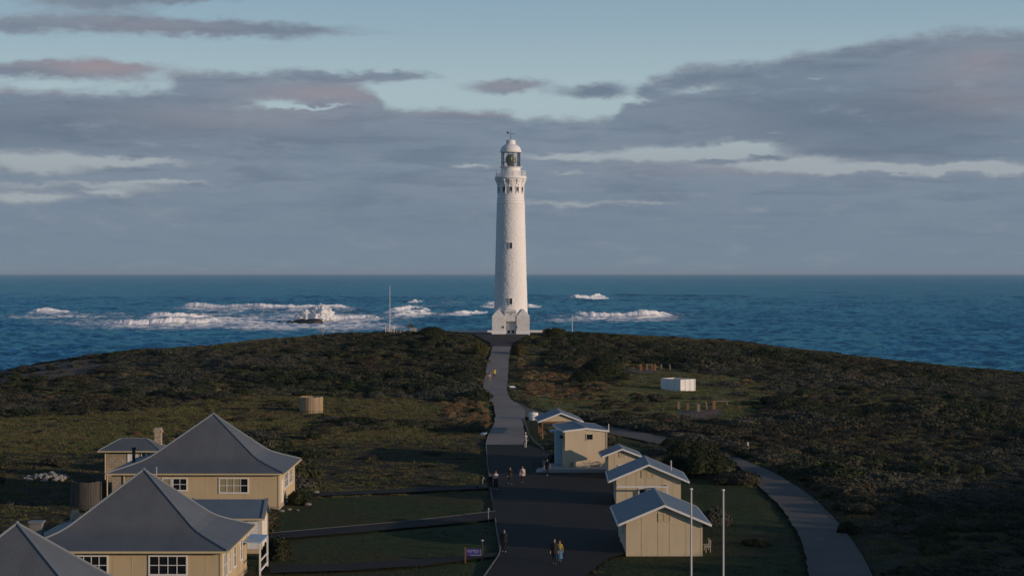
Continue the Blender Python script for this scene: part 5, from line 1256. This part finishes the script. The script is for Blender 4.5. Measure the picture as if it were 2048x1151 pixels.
lx = np.r_[lx, ex]; ly = np.r_[ly, ey]; ls = np.r_[lr.uniform(.4, .9, kl.sum()), es+.15]
scatter('lawn_grass', 'short mown grass of the lawns and path verges', 'grass', C4, lx, ly, ls, ls*np.r_[lr.uniform(.2, .45, kl.sum()), np.full(len(es), .5)], lr.integers(0, 3, len(lx)))
s = r.uniform(.6, 1.5, n); scatter('grass', 'rough dry grass between the shrubs', 'grass', C3, x, y, s, s*np.where(rg_, .45, .7)*r.uniform(.5, 1.2, n), r.integers(0, 5, n))

def shrub(u, v, wpx, hpx, label, m=None, seed=1, leaf=None, grp=None, dy=.5):
    p = gp(u, v); D = p.y; rx = wpx/2*D/F; rz = hpx*D/F; p = Vector((p.x, p.y+rx*dy, float(gz(np.array([p.x]), np.array([p.y+rx*dy]))[0])-.1))
    T = thing('shrub', label, 'shrub', p, group=grp)
    V, Q, lv = bush_arrays(seed, int(3000+2200*min(rx, 3)), rx, rz*.92, 11, leaf or .085+.015*rx)
    o = np_mesh('crown', V, Q, m or shrub_m, T, smooth=False, attrs={'leafv': lv})
    b = MB(); rn = random.Random(seed)
    for k in range(4):
        a = rn.uniform(0, 2*PI); b.tube((0, 0, -.2), (rx*.35*math.cos(a), rx*.35*math.sin(a), rz*.55), .07, .03, 6)
    b.build('stems', M['brownwood'], T, local=True); return T
shrub(1352, 948, 78, 50, 'dark shrub directly behind the pergola shed roof', seed=11)
shrub(1408, 955, 92, 66, 'largest dark shrub, between the sheds and the curved path', seed=12)
shrub(1372, 915, 90, 38, 'broad low shrub where the grey side road disappears', seed=13)
shrub(1344, 893, 60, 22, 'low olive shrub covering the end of the grey side road', seed=31)
shrub(1398, 903, 80, 26, 'broad dark shrub between the side road and the curved path', seed=32)
shrub(1437, 912, 40, 16, 'small dark shrub at the top end of the curved path', seed=33)
shrub(1432, 1052, 60, 46, 'greyish shrub right of the nearest shed roof', pale_m, 14)
shrub(1520, 1092, 60, 16, 'low dark shrub on the lawn right of the flagpoles', seed=15)
shrub(1692, 1066, 44, 30, 'round shrub spilling onto the edge of the curved path', seed=16)
shrub(1712, 1062, 30, 18, 'small yellow-green shrub at the curved path edge', yel_m, 17)
shrub(596, 1006, 56, 34, 'dark garden shrub under the side windows of the farthest cottage', seed=18)
shrub(555, 1120, 64, 54, 'dark shrub behind the white porch frame', seed=19)
shrub(1205, 752, 96, 46, 'tall dark rounded shrub right of the upper road', seed=20); shrub(1165, 768, 70, 34, 'dark shrub left of and below the tall rounded one', seed=21)
shrub(1112, 670, 44, 17, 'brownish crest shrub at the right end of the low white wall', yel_m, 22); shrub(962, 713, 34, 32, 'olive shrub on the left verge where the road meets the apron', yel_m, 23)
shrub(1038, 708, 34, 24, 'olive shrub on the right verge where the road meets the apron', yel_m, 24)
shrub(860, 672, 60, 19, 'dark crest shrub between the slatted screen and the low wall', seed=25)
shrub(1240, 838, 46, 20, 'dark low shrub on the grass above the side road', seed=26); shrub(622, 882, 34, 17, 'dark round shrub on the dry grass right of the farthest roof', seed=27)
shrub(700, 850, 90, 16, 'flat dark shrub on the dry grass below the pale round tank', seed=28)
shrub(1104, 930, 34, 28, 'dark plant beside the platform rail', seed=29)

# ------------------------------------------------------------------ sky
w = bpy.data.worlds.new('World'); SC.world = w; w.use_nodes = True
class WT(NT):
    def __init__(s, w): s.t = w.node_tree; s.b = None
t = WT(w); N = w.node_tree; bg = N.nodes['Background']; out = N.nodes['World Output']
sky = t.n('ShaderNodeTexSky'); sky.sky_type = 'NISHITA'; sky.sun_disc = False
sky.sun_elevation = math.radians(SUN_EL); sky.sun_rotation = math.radians(SUN_AZ); sky.air_density = 1.0; sky.dust_density = .3; sky.ozone_density = 4.0
t.l(sky.outputs[0], bg.inputs[0]); bg.inputs[1].default_value = .12
tc = t.n('ShaderNodeTexCoord'); sp = t.n('ShaderNodeSeparateXYZ'); t.l(tc.outputs['Generated'], sp.inputs[0])
az = t.math('ARCTAN2', sp.outputs[0], sp.outputs[1])
hor = t.math('SQRT', t.math('ADD', t.math('MULTIPLY', sp.outputs[0], sp.outputs[0]), t.math('MULTIPLY', sp.outputs[1], sp.outputs[1])))
el = t.math('DIVIDE', sp.outputs[2], t.math('MAXIMUM', hor, .02))
U = t.math('ADD', t.math('MULTIPLY', az, F*1.02), 1024.0); Vv = t.math('SUBTRACT', HZ, t.math('MULTIPLY', el, F))
cmb = t.n('ShaderNodeCombineXYZ'); t.l(U, cmb.inputs[0]); t.l(Vv, cmb.inputs[1]); uvv = cmb.outputs[0]
def nz2(sx, sy, det=6, ro=.6, off=0.0, dist=.0):
    m_ = t.n('ShaderNodeVectorMath', operation='MULTIPLY_ADD'); t.l(uvv, m_.inputs[0]); m_.inputs[1].default_value = (sx, sy, 0); m_.inputs[2].default_value = (off, off*1.7, off*.3)
    return t.noise(m_.outputs[0], 1.0, det, ro, dist)
w1 = nz2(.006, .016, 4, .6, 3.1); w2 = nz2(.008, .02, 5, .65, 9.7); w3 = nz2(.03, .06, 4, .6, 5.5)
Uw = t.math('ADD', U, t.math('MULTIPLY', t.math('SUBTRACT', w1, .5), 110)); Vw = t.math('ADD', Vv, t.math('ADD', t.math('MULTIPLY', t.math('SUBTRACT', w2, .5), 42), t.math('MULTIPLY', t.math('SUBTRACT', w3, .5), 14)))
def curve(pts, x0, x1, y1):
    fc = t.n('ShaderNodeFloatCurve'); c = fc.mapping.curves[0]
    P = [((a-x0)/(x1-x0), b/y1) for a, b in pts]
    c.points[0].location = P[0]; c.points[1].location = P[-1]
    for q in P[1:-1]: c.points.new(*q)
    fc.mapping.use_clip = False; fc.mapping.update()
    t.l(t.math('DIVIDE', t.math('SUBTRACT', Uw, x0), x1-x0, clamp=True), fc.inputs['Value'])
    return t.math('MULTIPLY', fc.outputs[0], y1)
Tt = curve([(-500,190),(0,188),(230,188),(330,176),(400,152),(480,152),(560,164),(640,163),(700,172),(750,196),(800,218),(900,220),(1000,221),(1070,230),(1150,240),(1205,238),(1240,224),(1268,188),(1310,160),(1350,146),(1385,135),(1460,131),(1550,125),(1620,108),(1700,98),(1800,86),(1950,74),(2060,76),(2600,110)], -500, 2600, 300)
dn = t.ss(t.math('SUBTRACT', Vw, Tt), -20, 20)
def blobs(lst, Us=Uw, Vs=Vw):
    acc = None
    for u, v, su, sv, A_ in lst:
        a = t.math('MULTIPLY', t.math('SUBTRACT', Us, u), 1/su); b = t.math('MULTIPLY', t.math('SUBTRACT', Vs, v), 1/sv)
        q = t.math('ADD', t.math('MULTIPLY', a, a), t.math('MULTIPLY', b, b))
        e = t.math('MULTIPLY', t.math('POWER', 2.718, t.math('MULTIPLY', q, -1)), A_)
        acc = e if acc is None else t.math('ADD', acc, e)
    return acc
pos_ = blobs([(170,148,170,19,1.25),(20,158,60,15,.8),(180,12,130,20,1.2),(330,4,130,10,.8),(200,57,230,19,1.05),(500,64,220,16,1.1),(30,70,60,14,.7),(330,-2,150,7,.6),(690,155,170,11,.9),(800,152,70,9,.5),(1015,174,75,13,1.25),(1195,185,70,16,1.2)])
neg_ = blobs([(70,332,90,20,1.3),(260,327,110,8,1.2),(130,372,150,9,.9),(60,398,80,9,1.1),(330,367,110,4,.6),(210,384,60,7,.9),(1130,312,90,8,1.1),(1350,308,110,15,1.3),(1490,300,70,13,1.2),(1570,327,120,13,1.2),(1760,341,150,8,1.25),(1950,343,150,10,1.3),
              (540,207,45,9,1.0),(610,213,75,4,.9),(945,332,30,4,.9),(1150,344,50,3,.5),(1130,405,120,5,.4),(1290,409,70,4,.5),(1645,163,20,3,.5),(1400,182,60,8,.6),(1275,200,28,6,.8),(1570,266,30,4,.3),(1130,222,80,10,.6)])
isl = blobs([(1440,322,42,6,1.1),(1540,319,45,6,1.1),(60,367,80,7,.7),(160,377,60,6,.5)])
nd = nz2(.0075, .033, 7, .60, 1.3, .3); nb = nz2(.0035, .012, 5, .55, 21.0)
dens = t.math('ADD', t.math('SUBTRACT', t.math('ADD', dn, pos_), neg_), isl)
dens = t.math('ADD', dens, t.math('MULTIPLY', t.math('SUBTRACT', nd, .5), 1.15)); dens = t.math('ADD', dens, t.math('MULTIPLY', t.math('SUBTRACT', nz2(.045, .09, 5, .65, 8.8), .5), .2))
alpha = t.ss(dens, .12, 1.0)
# shade of the cloud deck
base = t.mix(t.ss(nb, .35, .65), (.165, .228, .300), (.195, .250, .318))
fs = t.ss(nd, .36, .66); base = t.mix(t.math('MULTIPLY', fs, .72), base, (.222, .272, .335)); fs2 = t.ss(nz2(.005, .04, 6, .6, 33.0, .4), .45, .68); base = t.mix(t.math('MULTIPLY', fs2, .6), base, (.135, .182, .245))
low = t.math('MULTIPLY', t.ss(Vv, 330, 545), .9); base = t.mix(low, base, (.176, .238, .305))
pink = blobs([(200,140,150,22,.9),(650,188,150,20,.7),(430,240,260,30,.4),(300,58,200,16,.35),(1960,145,110,40,.55),(1950,215,150,30,.6),(1020,172,80,12,.4),(1000,228,180,8,.35),(1480,338,240,16,.3),(60,190,120,10,.4)], U, Vv)
base = t.mix(t.math('MULTIPLY', pink, t.math('ADD', .45, nd), clamp=True), base, (.315, .275, .305))
dk = blobs([(100,262,280,45,.8),(1750,240,330,60,.85),(600,280,300,30,.35),(1700,310,280,16,.5),(600,62,160,10,.4),(1400,160,120,12,.5),(900,440,700,60,.12)], U, Vv)
base = t.mix(t.math('MULTIPLY', dk, t.math('ADD', .35, nd), clamp=True), base, (.125, .170, .232))
rim = t.math('MULTIPLY', t.ss(dens, .3, .6), t.math('SUBTRACT', 1, t.ss(dens, .6, 1.1)))
base = t.mix(t.math('MULTIPLY', rim, .3), base, (.26, .27, .32))
# thin veil that whitens the clear sky, and unseen broken cloud added overhead to grey the ambient
veil = t.mix(t.ss(Vv, -20, 190), (.32, .43, .505), (.40, .505, .545)); veil = t.mix(t.ss(Vv, 200, 350), veil, (.345, .385, .42))
veil_a = t.math('ADD', .55, t.math('MULTIPLY', t.ss(Vv, -200, 330), .4))
veil_a = t.math('MULTIPLY', veil_a, t.ss(Vv, -900, 0))
zen = t.n('ShaderNodeCombineXYZ'); zd = t.math('MAXIMUM', sp.outputs[2], .05)
t.l(t.math('DIVIDE', sp.outputs[0], zd), zen.inputs[0]); t.l(t.math('DIVIDE', sp.outputs[1], zd), zen.inputs[1])
over = t.math('MULTIPLY', t.ss(t.noise(zen.outputs[0], .8, 6, .6, .3), .42, .62), t.ss(Vv, -120, -700)) 
over = t.math('MULTIPLY', over, .55)
bv = t.n('ShaderNodeBackground'); t.l(veil, bv.inputs[0]); bc = t.n('ShaderNodeBackground'); t.l(base, bc.inputs[0]); bo_ = t.n('ShaderNodeBackground'); bo_.inputs[0].default_value = (.125, .125, .135, 1)
m1 = t.n('ShaderNodeMixShader'); t.l(veil_a, m1.inputs[0]); t.l(bg.outputs[0], m1.inputs[1]); t.l(bv.outputs[0], m1.inputs[2])
front = t.ss(Vv, -160, -20); alpha = t.math('MULTIPLY', alpha, front)
m2 = t.n('ShaderNodeMixShader'); t.l(alpha, m2.inputs[0]); t.l(m1.outputs[0], m2.inputs[1]); t.l(bc.outputs[0], m2.inputs[2])
m3 = t.n('ShaderNodeMixShader'); t.l(over, m3.inputs[0]); t.l(m2.outputs[0], m3.inputs[1]); t.l(bo_.outputs[0], m3.inputs[2])
t.l(m3.outputs[0], out.inputs[0])

# ------------------------------------------------------------------ thin sea air
hz = bpy.data.materials.new('sea_haze'); hz.use_nodes = True; t = NT(hz); t.t.nodes.remove(t.b)
pv = t.n('ShaderNodeVolumePrincipled'); pv.inputs['Color'].default_value = (.62, .80, .95, 1); pv.inputs['Density'].default_value = 2.6e-5
t.l(pv.outputs[0], t.t.nodes['Material Output'].inputs['Volume'])
tag(MB().box(-75000, 75000, -450, 75000, -9, 75).build('haze', hz), kind='stuff', label='thin pale sea air softening the horizon', cat='haze')

# ------------------------------------------------------------------ sun and camera
sl = bpy.data.lights.new('sun', 'SUN'); sl.energy = 2.95; sl.angle = math.radians(.53); sl.color = (1.0, .76, .57)
so = bpy.data.objects.new('sun', sl); link(so)
a, e = math.radians(SUN_AZ), math.radians(SUN_EL)
d = Vector((math.sin(a)*math.cos(e), math.cos(a)*math.cos(e), math.sin(e)))
so.rotation_euler = (-d).to_track_quat('-Z', 'Y').to_euler(); so.location = d*200
cam = bpy.data.cameras.new('camera'); co = bpy.data.objects.new('camera', cam); link(co); SC.camera = co
co.location = (0, 0, ZC); co.rotation_euler = (PI/2, 0, 0)
cam.sensor_width = 36; cam.lens = F/2048*36; cam.shift_y = -(575.5-HZ)/2048; cam.clip_end = 200000; cam.clip_start = .5
vs = SC.view_settings; vs.view_transform = 'Standard'; vs.look = 'None'; vs.gamma = 1; vs.exposure = 0.0
SC.cycles.max_bounces = 6; SC.cycles.transparent_max_bounces = 16
